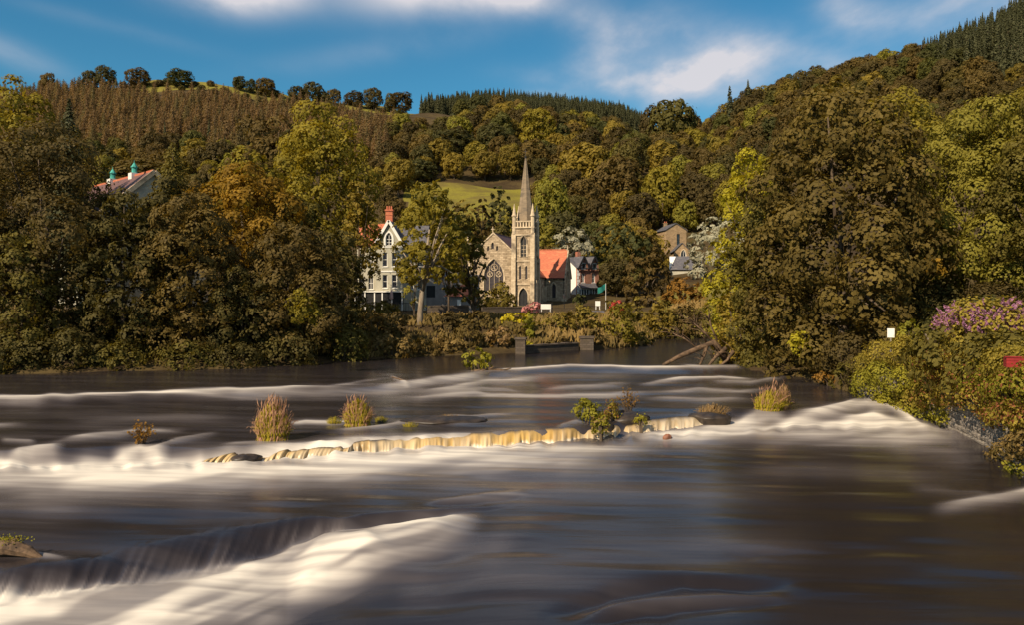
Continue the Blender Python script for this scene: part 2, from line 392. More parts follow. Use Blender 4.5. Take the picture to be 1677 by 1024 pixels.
# ------------------------------------------------------------------ terrain
ZP, ZM, ZL = .75, .5, 0.0      # water levels: pool above the upper weir, between the weirs, below the main weir
left_bank = [(-400, 60)] + [tuple(G(a, b, ZP)[:2]) for a, b in ((-260, 622), (-60, 617), (100, 613), (250, 609), (400, 606), (520, 599), (600, 591), (700, 586), (780, 583), (860, 580), (930, 577), (1000, 573), (1060, 567))] + [(24, 117), (40, 121), (80, 128), (400, 150)]
right_bank = [(400, 128), (80, 112), (40, 106), (27, 98), (23.5, 88)] + [tuple(G(a, b, ZP)[:2]) for a, b in ((1200, 606), (1290, 613))] + [tuple(G(a, b, .6)[:2]) for a, b in ((1400, 645), (1440, 662))] + [tuple(G(a, b, .1)[:2]) for a, b in ((1530, 690), (1600, 724), (1677, 786))] + [(17.5, 20), (17, -80)]
river_poly = np.array(left_bank + right_bank + [(-400, -80)])
def river_sd(x, y):
    """signed distance to the river outline, negative in the water"""
    x = np.asarray(x, float); y = np.asarray(y, float); d = np.full(x.shape, 1e9); ins = np.zeros(x.shape, bool)
    n = len(river_poly)
    for i in range(n):
        (x0, y0), (x1, y1) = river_poly[i], river_poly[(i+1) % n]
        dx, dy = x1-x0, y1-y0; t = np.clip(((x-x0)*dx + (y-y0)*dy) / (dx*dx + dy*dy), 0, 1)
        d = np.minimum(d, np.hypot(x-x0-t*dx, y-y0-t*dy))
        c = ((y0 > y) != (y1 > y)) & (x < (x1-x0) * (y-y0) / (y1-y0 + 1e-12) + x0); ins ^= c
    return np.where(ins, -d, d)
YN = np.array([60, 110, 145, 200, 260, 320, 420, 520, 650, 850, 1100.])
TAB = [(-1200, [4, 7, 10, 22, 30, 50, 86, 118, 172, 150, 140]), (0, [4, 6, 8, 18, 30, 50, 86, 119, 169, 150, 140]),
       (180, [4, 6, 8, 18, 30, 50, 85, 121, 176, 156, 150]), (330, [4, 5.5, 7, 18, 30, 50, 85, 121, 183, 160, 150]), (430, [4, 5, 6.5, 17, 30, 50, 84, 118, 177, 160, 150]),
       (560, [3.5, 4.3, 5, 14, 30, 50, 82, 114, 163, 165, 150]), (670, [3, 3.8, 4.8, 11, 34, 51, 87, 120, 154, 190, 170]),
       (760, [3, 3.8, 4.8, 10, 34, 51, 87, 120, 152, 208, 180]), (900, [3, 3.8, 4.8, 10, 33, 50, 84, 116, 148, 203, 180]),
       (1020, [3, 3.8, 4.8, 11, 29, 48, 80, 110, 140, 196, 175]), (1065, [3, 3.8, 5, 12, 28, 46, 76, 104, 132, 180, 165]),
       (1145, [3.2, 3.8, 5.5, 14, 29, 48, 78, 106, 126, 150, 150]), (1250, [3.4, 4.5, 8, 18, 36, 58, 98, 131, 135, 150, 150]),
       (1400, [3.6, 6, 12, 26, 46, 70, 111, 146, 145, 140, 140]), (1500, [3.6, 7, 14, 28, 50, 76, 119, 157, 155, 150, 150]),
       (1677, [3.6, 9, 17, 34, 58, 90, 140, 186, 190, 180, 170]), (2900, [3.6, 12, 24, 45, 76, 120, 185, 240, 250, 240, 230])]
TU = np.array([t[0] for t in TAB], float); TZ = np.array([t[1] for t in TAB], float)
def land_z(x, y):
    x = np.atleast_1d(np.asarray(x, float)); y = np.atleast_1d(np.asarray(y, float))
    ye = np.maximum(y, 60.0); u = np.clip(CX + F * x / ye, TU[0], TU[-1])
    j = np.clip(np.searchsorted(TU, u) - 1, 0, len(TU)-2); fu = (u - TU[j]) / (TU[j+1] - TU[j])
    yk = np.clip(ye, YN[0], YN[-1]); i = np.clip(np.searchsorted(YN, yk) - 1, 0, len(YN)-2); fy = (yk - YN[i]) / (YN[i+1] - YN[i])
    z = (TZ[j, i]*(1-fu) + TZ[j+1, i]*fu) * (1-fy) + (TZ[j, i+1]*(1-fu) + TZ[j+1, i+1]*fu) * fy
    a = np.clip((ye - 150) / 200, 0, 1)
    z = z + a * (2.2*np.sin(x*.031 + y*.017) + 1.4*np.sin(x*.07 - y*.043) + .8*np.sin(x*.13 + y*.11))
    sd = river_sd(x, y)
    wide = np.where((x > 14) & (y < 57), 5.0, np.where(y > 86, 9.0, 16.0))
    t = np.clip((sd + .2) / wide, 0, 1); t = 1 - (1 - t)**1.6
    bed = -1.6
    return np.where(sd > -.2, bed + (1.6 + .35) * np.clip((sd + .2)/.8, 0, 1) + (z - .35) * t * np.clip((sd+.2)/.8, 0, 1), bed)
def zt(x, y): return float(land_z([x], [y])[0])
def hit(px, py):
    """where the line of sight through a photo point meets the ground or the water"""
    Y = np.arange(22, 260, .4); x = (px-CX)/F*Y; z = CH - (py-HY)/F*Y
    g = np.where(river_sd(x, Y) < 0, .5, land_z(x, Y)); k = np.nonzero(z <= g)[0]
    return float(Y[k[0]]) if len(k) else 200.0

ground_m = None
def build_ground():
    global ground_m
    m, nt, out = new_mat('grass_and_leaf_litter')
    b = N(nt, 'ShaderNodeBsdfPrincipled'); b.inputs['Roughness'].default_value = .95; b.inputs['Specular IOR Level'].default_value = .1
    tc = N(nt, 'ShaderNodeTexCoord'); n = N(nt, 'ShaderNodeTexNoise'); n.inputs['Scale'].default_value = .09; n.inputs['Detail'].default_value = 8; n.inputs['Roughness'].default_value = .7
    LK(nt, tc.outputs['Object'], n.inputs[0])
    n2 = N(nt, 'ShaderNodeTexNoise'); n2.inputs['Scale'].default_value = 1.1; n2.inputs['Detail'].default_value = 6; LK(nt, tc.outputs['Object'], n2.inputs[0])
    soil = mixc(nt, sstep(nt, n.outputs[0], .38, .62), (.040, .026, .013), (.075, .052, .02))
    gr = mixc(nt, sstep(nt, n.outputs[0], .40, .64), (.175, .150, .024), (.115, .088, .026))
    gr = mixc(nt, sstep(nt, n2.outputs[0], .5, .75), gr, (.14, .115, .02))
    at = N(nt, 'ShaderNodeAttribute'); at.attribute_name = 'meadow'
    mk = sstep(nt, math_n(nt, 'ADD', at.outputs['Fac'], math_n(nt, 'MULTIPLY', math_n(nt, 'SUBTRACT', n.outputs[0], .5), .5)), .4, .6)
    LK(nt, mixc(nt, mk, soil, gr), b.inputs['Base Color'])
    bp = N(nt, 'ShaderNodeBump'); bp.inputs['Strength'].default_value = .8; bp.inputs['Distance'].default_value = .3; LK(nt, n2.outputs[0], bp.inputs['Height']); LK(nt, bp.outputs[0], b.inputs['Normal'])
    LK(nt, b.outputs[0], out.inputs[0]); ground_m = m
    ys = np.concatenate([np.linspace(-70, 30, 26), np.linspace(33, 125, 93), np.linspace(127, 330, 90), np.linspace(335, 1100, 110)])
    s = np.sign(np.linspace(-1, 1, 301)) * (np.abs(np.linspace(-1, 1, 301))**1.25) * 1.25
    Yg, S = np.meshgrid(ys, s, indexing='ij'); X = S * (np.maximum(Yg, 0) + 75)
    z = land_z(X.ravel(), Yg.ravel())
    x, y = X.ravel(), Yg.ravel(); u = CX + F * x / np.maximum(y, 1)
    mead = ((u > 664) & (u < 885) & (y > 230) & (y < 328)).astype(float)
    mead = np.maximum(mead, ((u > 225) & (u < 700) & (y > 610) & (y < 690)).astype(float))
    mead = np.maximum(mead, ((u > 1080) & (u < 1230) & (y > 112) & (y < 165)).astype(float) * .8)
    mead = np.maximum(mead, ((y < 30)).astype(float) * .42)
    co = np.stack([x, y, z], 1); nr, nc = Yg.shape
    idx = np.arange(nr*nc).reshape(nr, nc)
    q = np.stack([idx[:-1, :-1], idx[:-1, 1:], idx[1:, 1:], idx[1:, :-1]], -1).reshape(-1, 4)
    me = grid_mesh('ground', co, q, {'meadow': mead}); me.materials.append(m)
    o = link('ground', me); o['kind'] = 'structure'
def grid_mesh(name, co, q, attrs, smooth=True):
    me = bpy.data.meshes.new(name); me.vertices.add(len(co)); me.vertices.foreach_set('co', co.reshape(-1).astype(np.float32))
    me.loops.add(q.size); me.loops.foreach_set('vertex_index', q.reshape(-1).astype(np.int32))
    me.polygons.add(len(q)); me.polygons.foreach_set('loop_start', np.arange(len(q), dtype=np.int32)*4)
    for k, a in attrs.items():
        at = me.attributes.new(k, 'FLOAT', 'POINT'); at.data.foreach_set('value', np.asarray(a, dtype=np.float32))
    if smooth: me.polygons.foreach_set('use_smooth', np.ones(len(q), bool))
    me.update(calc_edges=True); return me
build_ground()

# ------------------------------------------------------------------ river
def V(v, z): return HY + (v - HY) * 7.0 / (7.0 - z)     # row of a point at height z -> row of the same place at height 0
def sm(t): t = np.clip(t, 0, 1); return t*t*(3-2*t)
def vnoise(x, y, seed):
    """smooth value noise"""
    rs = np.random.RandomState(seed); T = rs.rand(256, 256)
    xi = np.floor(x).astype(int); yi = np.floor(y).astype(int); fx = sm(x - xi); fy = sm(y - yi)
    a = T[xi % 256, yi % 256]; b = T[(xi+1) % 256, yi % 256]; c = T[xi % 256, (yi+1) % 256]; d = T[(xi+1) % 256, (yi+1) % 256]
    return (a*(1-fx) + b*fx)*(1-fy) + (c*(1-fx) + d*fx)*fy
UPPER = [(-2500, 700), (-60, 661), (0, 658), (300, 647), (560, 637), (640, 630), (740, 617), (850, 609), (930, 602), (1090, 606), (1300, 607), (3000, 607)]
M_BASE = [(-2500, 800), (-60, 774), (0, 768), (120, 765), (230, 766), (330, 764), (420, 757), (500, 751), (580, 745), (700, 738), (800, 732), (900, 725), (1000, 718), (1100, 713), (1250, 704), (1400, 699), (1500, 697), (1600, 706), (3000, 760)]
M_SPAN = [(-2500, 12), (0, 10), (150, 16), (240, 22), (330, 8), (560, 4), (580, 3), (950, 3), (1000, 9), (1060, 22), (1180, 22), (1290, 18), (1400, 26), (1500, 20), (3000, 20)]   # how far upstream the slope starts, rows
L_BASE = [(-2500, 1100), (-60, 1010), (0, 998), (120, 982), (250, 962), (380, 932), (470, 900), (520, 884), (620, 874), (720, 864), (790, 856), (900, 850)]
L_SPAN = [(-2500, 30), (0, 32), (200, 44), (330, 50), (470, 26), (560, 10), (790, 6)]
L_DROP = [(-2500, .55), (470, .5), (600, .32), (720, .2), (790, .06), (860, 0), (4000, 0)]
ip = lambda tab, u: np.interp(u, [t[0] for t in tab], [t[1] for t in tab])
# silky foam strokes: points (column,row), spread upstream / downstream in rows, foam, swell (m), water level there
STROKES = [
    ([(-300, 667), (0, 658), (150, 652), (300, 647), (450, 642), (560, 637), (660, 633)], 2, 5, .85, .03, ZM),
    ([(300, 652), (450, 648), (600, 643), (700, 640), (800, 632)], 3, 7, .25, .0, ZM),
    ([(520, 634), (580, 626), (640, 619)], 1.5, 2, .25, .0, ZP),
    ([(600, 640), (680, 632), (740, 622), (810, 614)], 3, 6, .55, .06, ZM), ([(680, 643), (790, 627), (900, 617)], 3, 6, .42, .05, ZM),
    ([(640, 622), (655, 628), (670, 634)], 2, 3, .6, .06, ZM),
    ([(740, 614), (850, 609), (930, 602.5), (1000, 604), (1090, 607), (1200, 604)], 1.3, 3, .95, .03, ZM),
    ([(1110, 601), (1150, 605), (1230, 604)], 2, 3, .5, .05, ZM),
    ([(700, 628), (820, 620), (960, 615), (1080, 614)], 4, 7, .16, .0, ZM),
    ([(620, 655), (700, 650), (780, 645), (860, 650), (980, 648), (1060, 644), (1110, 641)], 3, 5, .6, .07, ZM),
    ([(700, 640), (790, 638), (860, 642)], 3, 4, .4, .06, ZM),
    ([(880, 640), (950, 634), (1040, 627)], 3, 5, .3, .06, ZM), ([(1040, 630), (1120, 621), (1180, 617), (1250, 622)], 2, 4, .65, .08, ZM),
    ([(1060, 644), (1150, 640), (1210, 643), (1270, 638)], 3, 4, .35, .06, ZM), ([(1160, 625), (1230, 626), (1290, 617)], 2, 4, .4, .05, ZM),
    ([(1050, 652), (1160, 655), (1240, 652)], 3, 5, .25, .06, ZM),
    ([(-200, 705), (-40, 700), (50, 694)], 3, 6, .3, .03, ZM), ([(80, 726), (150, 715), (220, 707), (310, 706)], 4, 6, .4, .08, ZM),
    ([(230, 738), (280, 725), (330, 714), (360, 708)], 3, 5, .3, .08, ZM), ([(360, 728), (420, 724), (480, 720)], 3, 5, .3, .03, ZM),
    ([(465, 693), (500, 690), (540, 692), (580, 690)], 3, 5, .7, .05, ZM), ([(540, 707), (610, 700), (680, 690), (720, 686)], 3, 5, .42, .07, ZM),
    ([(660, 690), (740, 684), (790, 682), (850, 678)], 2, 4, .4, .06, ZM), ([(700, 694), (800, 690), (900, 688)], 3, 4, .2, .05, ZM),
    ([(90, 690), (250, 686), (400, 682)], 6, 10, .10, .0, ZM), ([(0, 720), (60, 724)], 4, 5, .35, .05, ZM),
    ([(500, 735), (525, 728), (560, 733)], 5, 4, .6, .10, ZM),
    ([(915, 700), (940, 692), (965, 690)], 3, 6, .35, .1, ZM),
    # foot of the main weir
    ([(-300, 790), (-60, 776), (0, 770), (120, 769), (230, 770), (330, 765), (420, 758), (500, 752), (580, 747), (700, 740), (800, 734), (900, 728), (1000, 720)], 8, 24, 1.0, .12, ZL),
    ([(980, 722), (1060, 716), (1150, 710), (1250, 704), (1400, 699), (1500, 698), (1570, 712), (1610, 726)], 6, 16, 1.0, .07, ZL),
    ([(-100, 792), (100, 790), (300, 780), (500, 766), (700, 754), (900, 745), (1040, 735), (1150, 728)], 14, 24, .62, .03, ZL),
    ([(620, 752), (700, 746), (790, 742), (900, 738), (1000, 734), (1090, 730)], 7, 14, .5, .05, ZL),
    ([(900, 752), (960, 764), (1040, 770)], 18, 26, .13, .0, ZL),
    ([(1180, 715), (1300, 712), (1420, 714), (1530, 718), (1600, 732)], 7, 14, .5, .02, ZL), ([(1430, 720), (1520, 735), (1610, 755)], 14, 22, .17, .0, ZL),
    ([(-100, 778), (60, 775), (200, 778), (320, 772)], 9, 16, .5, .05, ZL), ([(180, 752), (230, 744), (280, 750)], 8, 8, .8, .12, .2),
    ([(10, 748), (60, 738), (108, 733)], 5, 6, .6, .12, .4),
    # chutes at the right end of the main weir
    ([(1020, 703), (1090, 694), (1180, 682), (1205, 676)], 3, 4, .35, .03, .3), ([(1040, 712), (1120, 704), (1200, 696), (1270, 690)], 4, 6, .7, .03, .15),
    ([(1270, 690), (1330, 679), (1400, 664), (1430, 660)], 4, 6, .5, .14, .35), ([(1290, 683), (1350, 676), (1420, 668), (1480, 676)], 4, 5, .42, .12, .3),
    ([(1400, 658), (1450, 665), (1500, 684), (1520, 694)], 3, 7, .8, .10, .3), ([(1370, 688), (1430, 684), (1490, 690)], 4, 6, .6, .10, .2),
    ([(1320, 693), (1400, 688), (1460, 680)], 4, 5, .45, .06, .2), ([(1200, 690), (1240, 682), (1290, 684)], 3, 5, .4, .05, .3),
    # the rapid close to the camera
    ([(-200, 1040), (-60, 1012), (0, 1000), (120, 985), (250, 966), (380, 938), (460, 912), (500, 890), (540, 884)], 9, 30, 1.0, .10, -.4),
    ([(480, 893), (560, 881), (640, 876), (720, 866), (770, 857), (795, 852)], 9, 22, 1.0, .28, -.2),
    ([(440, 930), (540, 912), (640, 900), (730, 884), (790, 866)], 16, 30, .62, .14, -.3),
    ([(430, 925), (480, 900), (530, 894), (600, 905), (660, 918)], 10, 16, .7, .16, -.3), ([(470, 960), (540, 935), (620, 930)], 14, 18, .5, .10, -.35),
    ([(200, 1000), (330, 975), (430, 955), (520, 935), (620, 920), (720, 898)], 20, 30, .55, .08, -.4),
    ([(-200, 1070), (0, 1040), (150, 1025), (300, 1010), (420, 1004), (470, 1020), (520, 1050)], 26, 40, .9, .10, -.5),
    ([(250, 930), (330, 915), (420, 905), (480, 890)], 6, 9, .22, .06, -.1), ([(300, 945), (380, 930), (450, 912)], 5, 8, .3, .05, -.2),
    ([(-60, 905), (0, 903), (50, 908), (120, 918)], 4, 7, .45, .06, 0), ([(-90, 982), (0, 974), (60, 970), (100, 968), (180, 955), (260, 948)], 7, 12, .62, .14, -.2),
    ([(640, 962), (760, 930), (860, 905)], 22, 30, .14, .0, -.3),
    ([(1520, 830), (1580, 820), (1630, 812), (1680, 803), (1800, 790)], 5, 14, .62, .05, 0), ([(1480, 800), (1560, 806), (1640, 812)], 6, 8, .12, .03, 0),
    ([(690, 825), (760, 815), (850, 809), (880, 812)], 3, 5, .14, .07, 0), ([(680, 830), (780, 824), (860, 816)], 3, 4, 0, -.06, 0),
    ([(880, 1012), (1000, 976), (1120, 955), (1240, 962), (1330, 972)], 12, 14, .0, -.17, 0), ([(930, 1004), (1050, 990), (1200, 980), (1320, 978)], 9, 10, .07, .10, 0), ([(900, 1030), (1050, 1008), (1250, 992), (1330, 990)], 8, 8, 0, -.07, 0),
    ([(1180, 910), (1300, 905), (1450, 910)], 5, 6, 0, -.05, 0), ([(1180, 770), (1300, 765), (1450, 772), (1600, 782)], 10, 16, .10, .0, 0),
    ([(600, 790), (900, 800), (1350, 800)], 20, 30, .10, 0, 0),
    ([(-100, 830), (150, 815), (400, 800), (640, 790)], 14, 26, .12, 0, 0), ([(750, 940), (1050, 900), (1380, 890)], 30, 40, .08, 0, 0),
]
def build_river():
    rows = np.concatenate([[120, 40000/330., 118], F*7/(np.arange(556, 1040, 1.5) - HY), [15.6, 14.6, 13.4, 12, 10.5, 9, 7, 5, 2, -3, -10, -25, -60]])
    rows = np.unique(rows)[::-1]
    us = np.concatenate([np.linspace(-3600, -400, 26), np.linspace(-360, -64, 24), np.arange(-60, 1740, 3.6), np.linspace(1742, 2100, 26), np.linspace(2200, 5200, 26)])
    Yg, U = np.meshgrid(rows, us, indexing='ij')
    X = (U - CX) / F * np.where(Yg > 14, Yg, 14 + (14 - Yg) * .0)
    y = Yg.ravel(); x = X.ravel(); u = U.ravel(); v = HY + F*7/np.maximum(y, 9)
    wob = (vnoise(u*.02, v*0, 3) - .5) * 3
    z = np.full(u.shape, ZP)
    z -= (ZP - ZM) * sm((v - V(ip(UPPER, u), ZP) + 3) / 8.0)
    mb = ip(M_BASE, u) + wob; span = ip(M_SPAN, u)
    z -= (ZM - ZL) * sm((v - (mb - span)) / span)
    lb = V(ip(L_BASE, u), -.4) + wob*2; lsp = ip(L_SPAN, u)
    z -= ip(L_DROP, u) * sm((v - (lb - lsp)) / lsp)
    foam = np.zeros(u.shape); dz = np.zeros(u.shape)
    for k, (pts, wu, wd, fo, sw, zz) in enumerate(STROKES):
        pu = np.array([p[0] for p in pts], float); pv = np.array([V(p[1], zz) for p in pts]); span = pu[-1] - pu[0]; fade = max(12, .28*span)
        vl = np.interp(u, pu, pv) + (vnoise(u*.035 + 9*k, v*0 + k, 5) - .5) * min(6, wu+wd) * .5
        d = v - vl; w = np.where(d < 0, wu, wd) * (.75 + .5*vnoise(u*.012 + 3*k, v*0, 6))
        win = sm((u - pu[0] + 4) / fade) * sm((pu[-1] - u + 4) / fade) if pu[0] > -90 else sm((pu[-1] - u + 4) / fade)
        if pu[-1] > 1700: win = sm((u - pu[0] + 4) / fade)
        g = np.exp(-np.abs(d/w)**1.7) * win
        foam = 1 - (1 - foam) * (1 - np.clip(fo * g, 0, .97)); dz += sw * g
    # silky threads drawn out along the flow, which crosses the picture on a slant
    yy = y + x * .12
    st = vnoise(x*.09, yy*1.1, 11)*.5 + vnoise(x*.2 + 7, yy*2.6, 12)*.3 + vnoise(x*.4, yy*5.2, 13)*.2
    foam = np.clip(foam * (.5 + 1.0*st), 0, 1)
    foam = np.clip(foam + (.022 + .045*sm((st - .40)/.36)) * (1 - .75*sm((u - 760)/420)*sm((v - 735)/40)) * np.clip((v - 600)/60, 0, 1), 0, 1)
    # threads of foam strung along the foot of each drop
    for line, lo, hi, s_, am in ((mb, -4, 70, 51, .38), (lb, -10, 170, 54, .5)):
        dd = v - line; th = vnoise(u*.006 + 3, dd*.05 + u*.006, s_)*.65 + vnoise(u*.012, dd*.12 + u*.012, s_+1)*.35
        wgt = sm((dd - lo)/14) * sm((hi - dd)/40) * (sm((860 - u)/160) if s_ == 54 else 1.0)
        foam = foam * (1 - wgt*am*(1 - sm((th - .28)/.36)))
    swell = (vnoise(x*.18, yy*.75, 21) - .5) * .10 + (vnoise(x*.42, yy*1.5, 22) - .5) * .05
    # broken crests along the foot of the main weir
    foot = np.exp(-((v - mb - 4)/7)**2) * (u > -400) * (u < 1600); dz += foot * .22 * (vnoise(u*.06, v*0, 41) - .35)
    z = z + dz + swell * np.clip((v - 598)/30, .12, 1) * np.clip((y+20)/30, 0, 1)
    # broken ribs of water on the dark slope of the near rapid
    rib = np.clip((v - (lb - lsp*1.15)) / lsp, 0, 1) * np.clip((lb - v) / lsp * 2, 0, 1) * (u < 560)
    low = np.clip((v - (lb - lsp*.85)) / (lsp*.85), 0, 1)
    th = vnoise(u*.085 + v*.075, v*.012, 31)*.55 + vnoise(u*.21 + v*.18, v*.02, 32)*.45
    z += rib * (th - .5) * .22
    foam = np.clip(foam + rib * low**1.5 * .5 * sm((th - .42)/.34), 0, 1)
    co = np.stack([x, y, z], 1); nr, nc = Yg.shape; idx = np.arange(nr*nc).reshape(nr, nc)
    q = np.stack([idx[:-1, :-1], idx[1:, :-1], idx[1:, 1:], idx[:-1, 1:]], -1).reshape(-1, 4)
    me = grid_mesh('river', co, q, {'foam': foam})
    m, nt, out = new_mat('peaty_water')
    at = N(nt, 'ShaderNodeAttribute'); at.attribute_name = 'foam'
    tc = N(nt, 'ShaderNodeTexCoord'); mp = N(nt, 'ShaderNodeMapping'); mp.inputs['Scale'].default_value = (.16, 1.5, .3); mp.inputs['Rotation'].default_value = (0, 0, R(7))
    LK(nt, tc.outputs['Object'], mp.inputs[0])
    n = N(nt, 'ShaderNodeTexNoise'); n.inputs['Scale'].default_value = 1.0; n.inputs['Detail'].default_value = 5; n.inputs['Roughness'].default_value = .5; LK(nt, mp.outputs[0], n.inputs[0])
    n4 = N(nt, 'ShaderNodeTexNoise'); n4.inputs['Scale'].default_value = 1.5; n4.inputs['Detail'].default_value = 3; LK(nt, mp.outputs[0], n4.inputs[0])
    fm = math_n(nt, 'MULTIPLY', at.outputs['Fac'], math_n(nt, 'ADD', math_n(nt, 'MULTIPLY', n4.outputs[0], .7), .66), True)
    w = N(nt, 'ShaderNodeBsdfPrincipled'); w.inputs['Base Color'].default_value = (.013, .010, .010, 1); w.inputs['IOR'].default_value = 1.33
    LK(nt, math_n(nt, 'ADD', math_n(nt, 'MULTIPLY', n.outputs[0], .16), .13), w.inputs['Roughness'])
    bp = N(nt, 'ShaderNodeBump'); bp.inputs['Strength'].default_value = .22; bp.inputs['Distance'].default_value = .12; LK(nt, n.outputs[0], bp.inputs['Height']); LK(nt, bp.outputs[0], w.inputs['Normal'])
    fo = N(nt, 'ShaderNodeBsdfPrincipled'); fo.inputs['Roughness'].default_value = .7; fo.inputs['Specular IOR Level'].default_value = .2
    LK(nt, mixc(nt, fm, (.28, .235, .25), (.64, .58, .495)), fo.inputs['Base Color'])
    mx = N(nt, 'ShaderNodeMixShader'); LK(nt, fm, mx.inputs[0]); LK(nt, w.outputs[0], mx.inputs[1]); LK(nt, fo.outputs[0], mx.inputs[2]); LK(nt, mx.outputs[0], out.inputs[0])
    me.materials.append(m); o = link('river', me); o['kind'] = 'structure'
build_river()

def build_fall(crest, base, amount, u0, u1, zc, zb, name, seed):
    """broken curtain of water pouring over the weir crest"""
    nu, nv = int((u1-u0)/1.8), 16
    us = np.linspace(u0, u1, nu); z0 = us*0
    co = np.zeros((nu, nv, 3)); fo = np.zeros((nu, nv)); cr = np.zeros((nu, nv)); gd = np.zeros((nu, nv))
    fl = vnoise(us*.13, z0, seed)*.5 + vnoise(us*.37, z0, seed+1)*.3 + vnoise(us*.8, z0, seed+2)*.2
    lump = vnoise(us*.045, z0, seed+3)*.6 + vnoise(us*.11, z0, seed+4)*.4
    full = sm((ip(amount, us) - .7)/.25); am = np.clip(ip(amount, us) * ((.62 + .75*lump)*(1-full) + (.86 + .24*lump)*full), 0, 1.05)
    gold = np.interp(us, [430, 560, 640, 780, 940, 1000, 1210], [.55, .5, .45, .9, 1.0, .5, .15])*(.75 + .5*vnoise(us*.03, z0, seed+6))
    for i, u in enumerate(us):
        zz = zc + .03 + (lump[i]-.5)*.05
        a = G(u, ip(crest, u) + (lump[i]-.5)*3.5, zz); b = G(u, ip(base, u) + 1.2 + (fl[i]-.5)*3, zb)
        run = .30 + .75*lump[i]*(1.25 - am[i])
        a.y = max(a.y, b.y + run)
        st = .62 + .3*fl[i]
        for k in range(nv):
            t = k/(nv-1); h = t**.75; d = t**1.9
            p = Vector((a.x*(1-h) + b.x*h, a.y*(1-h) + b.y*h, a.z + (b.z - .08 - a.z)*d))
            p.y += -.06*math.sin(t*3.1) - (fl[i]-.5)*.16*t; p.z -= (1-am[i])*.5*(1 - .5*t) + .06*(vnoise(np.array([u*.2]), np.array([t*5.]), seed+8)[0]-.5)*t
            co[i, k] = p
            fo[i, k] = np.clip(max(0, t-st)/.22 + (1-gold[i])*.36*t + (fl[i]-.5)*.9*t, 0, 1); cr[i, k] = max(0, 1 - t/(.14+.3*fl[i])); gd[i, k] = gold[i]
    idx = np.arange(nu*nv).reshape(nu, nv)
    q = np.stack([idx[:-1, :-1], idx[:-1, 1:], idx[1:, 1:], idx[1:, :-1]], -1).reshape(-1, 4)
    me = grid_mesh(name, co.reshape(-1, 3), q, {'foam': fo.reshape(-1), 'crest': cr.reshape(-1), 'gold': np.clip(gd, 0, 1).reshape(-1)})
    if 'fall_water' not in MATS:
        m, nt, out = new_mat('fall_water'); MATS['fall_water'] = m
        at = N(nt, 'ShaderNodeAttribute'); at.attribute_name = 'foam'
        tc = N(nt, 'ShaderNodeTexCoord'); mp = N(nt, 'ShaderNodeMapping'); mp.inputs['Scale'].default_value = (5.0, .5, .4); LK(nt, tc.outputs['Object'], mp.inputs[0])
        n = N(nt, 'ShaderNodeTexNoise'); n.inputs['Scale'].default_value = 1; n.inputs['Detail'].default_value = 4; LK(nt, mp.outputs[0], n.inputs[0])
        mp2 = N(nt, 'ShaderNodeMapping'); mp2.inputs['Scale'].default_value = (.35, .1, .1); LK(nt, tc.outputs['Object'], mp2.inputs[0])
        n2 = N(nt, 'ShaderNodeTexNoise'); n2.inputs['Scale'].default_value = 1; n2.inputs['Detail'].default_value = 2; LK(nt, mp2.outputs[0], n2.inputs[0])
        ag = N(nt, 'ShaderNodeAttribute'); ag.attribute_name = 'gold'; gold = mixc(nt, ag.outputs['Fac'], (.42, .34, .23), (.50, .31, .085))
        gold = mixc(nt, sstep(nt, n2.outputs[0], .4, .6), mixc(nt, .3, gold, (.2, .12, .05)), gold)
        gold = mixc(nt, sstep(nt, n.outputs[0], .30, .66), mixc(nt, .25, gold, (.14, .075, .025)), gold)
        ac = N(nt, 'ShaderNodeAttribute'); ac.attribute_name = 'crest'
        gold = mixc(nt, ac.outputs['Fac'], gold, (.030, .020, .013))
        col = mixc(nt, at.outputs['Fac'], gold, (.82, .75, .64))
        b = N(nt, 'ShaderNodeBsdfPrincipled'); b.inputs['Roughness'].default_value = .32; b.inputs['IOR'].default_value = 1.33; LK(nt, col, b.inputs['Base Color'])
        bp = N(nt, 'ShaderNodeBump'); bp.inputs['Strength'].default_value = .35; bp.inputs['Distance'].default_value = .05; LK(nt, n.outputs[0], bp.inputs['Height']); LK(nt, bp.outputs[0], b.inputs['Normal'])
        LK(nt, b.outputs[0], out.inputs[0])
    me.materials.append(MATS['fall_water']); o = link(name, me); o['kind'] = 'structure'; return o
CREST = [(300, 757), (340, 754), (430, 745), (565, 738), (580, 725), (640, 719), (700, 714), (780, 709), (860, 704), (945, 699), (1000, 693), (1060, 686), (1130, 680), (1215, 675)]
FOOT = [(300, 767), (340, 765), (430, 758), (565, 750), (580, 747), (640, 743), (700, 740), (800, 734), (900, 727), (945, 723), (1000, 717), (1060, 711), (1130, 705), (1215, 697)]
AMOUNT = [(300, 0), (325, .6), (370, .65), (392, .15), (425, .2), (445, .8), (500, .75), (560, .8), (585, 1.05), (700, .95), (780, 1.0), (930, 1.0), (955, .75), (1000, .65), (1035, .5), (1060, .85), (1110, .95), (1150, .8), (1190, .85), (1215, 0)]
build_fall(CREST, FOOT, AMOUNT, 302, 1213, ZM, 0, 'waterfall', 3)
build_fall([(10, 743), (115, 734)], [(10, 757), (115, 749)], [(10, 0), (35, .7), (70, .5), (95, .75), (115, 0)], 10, 115, ZM, .1, 'waterfall', 17)

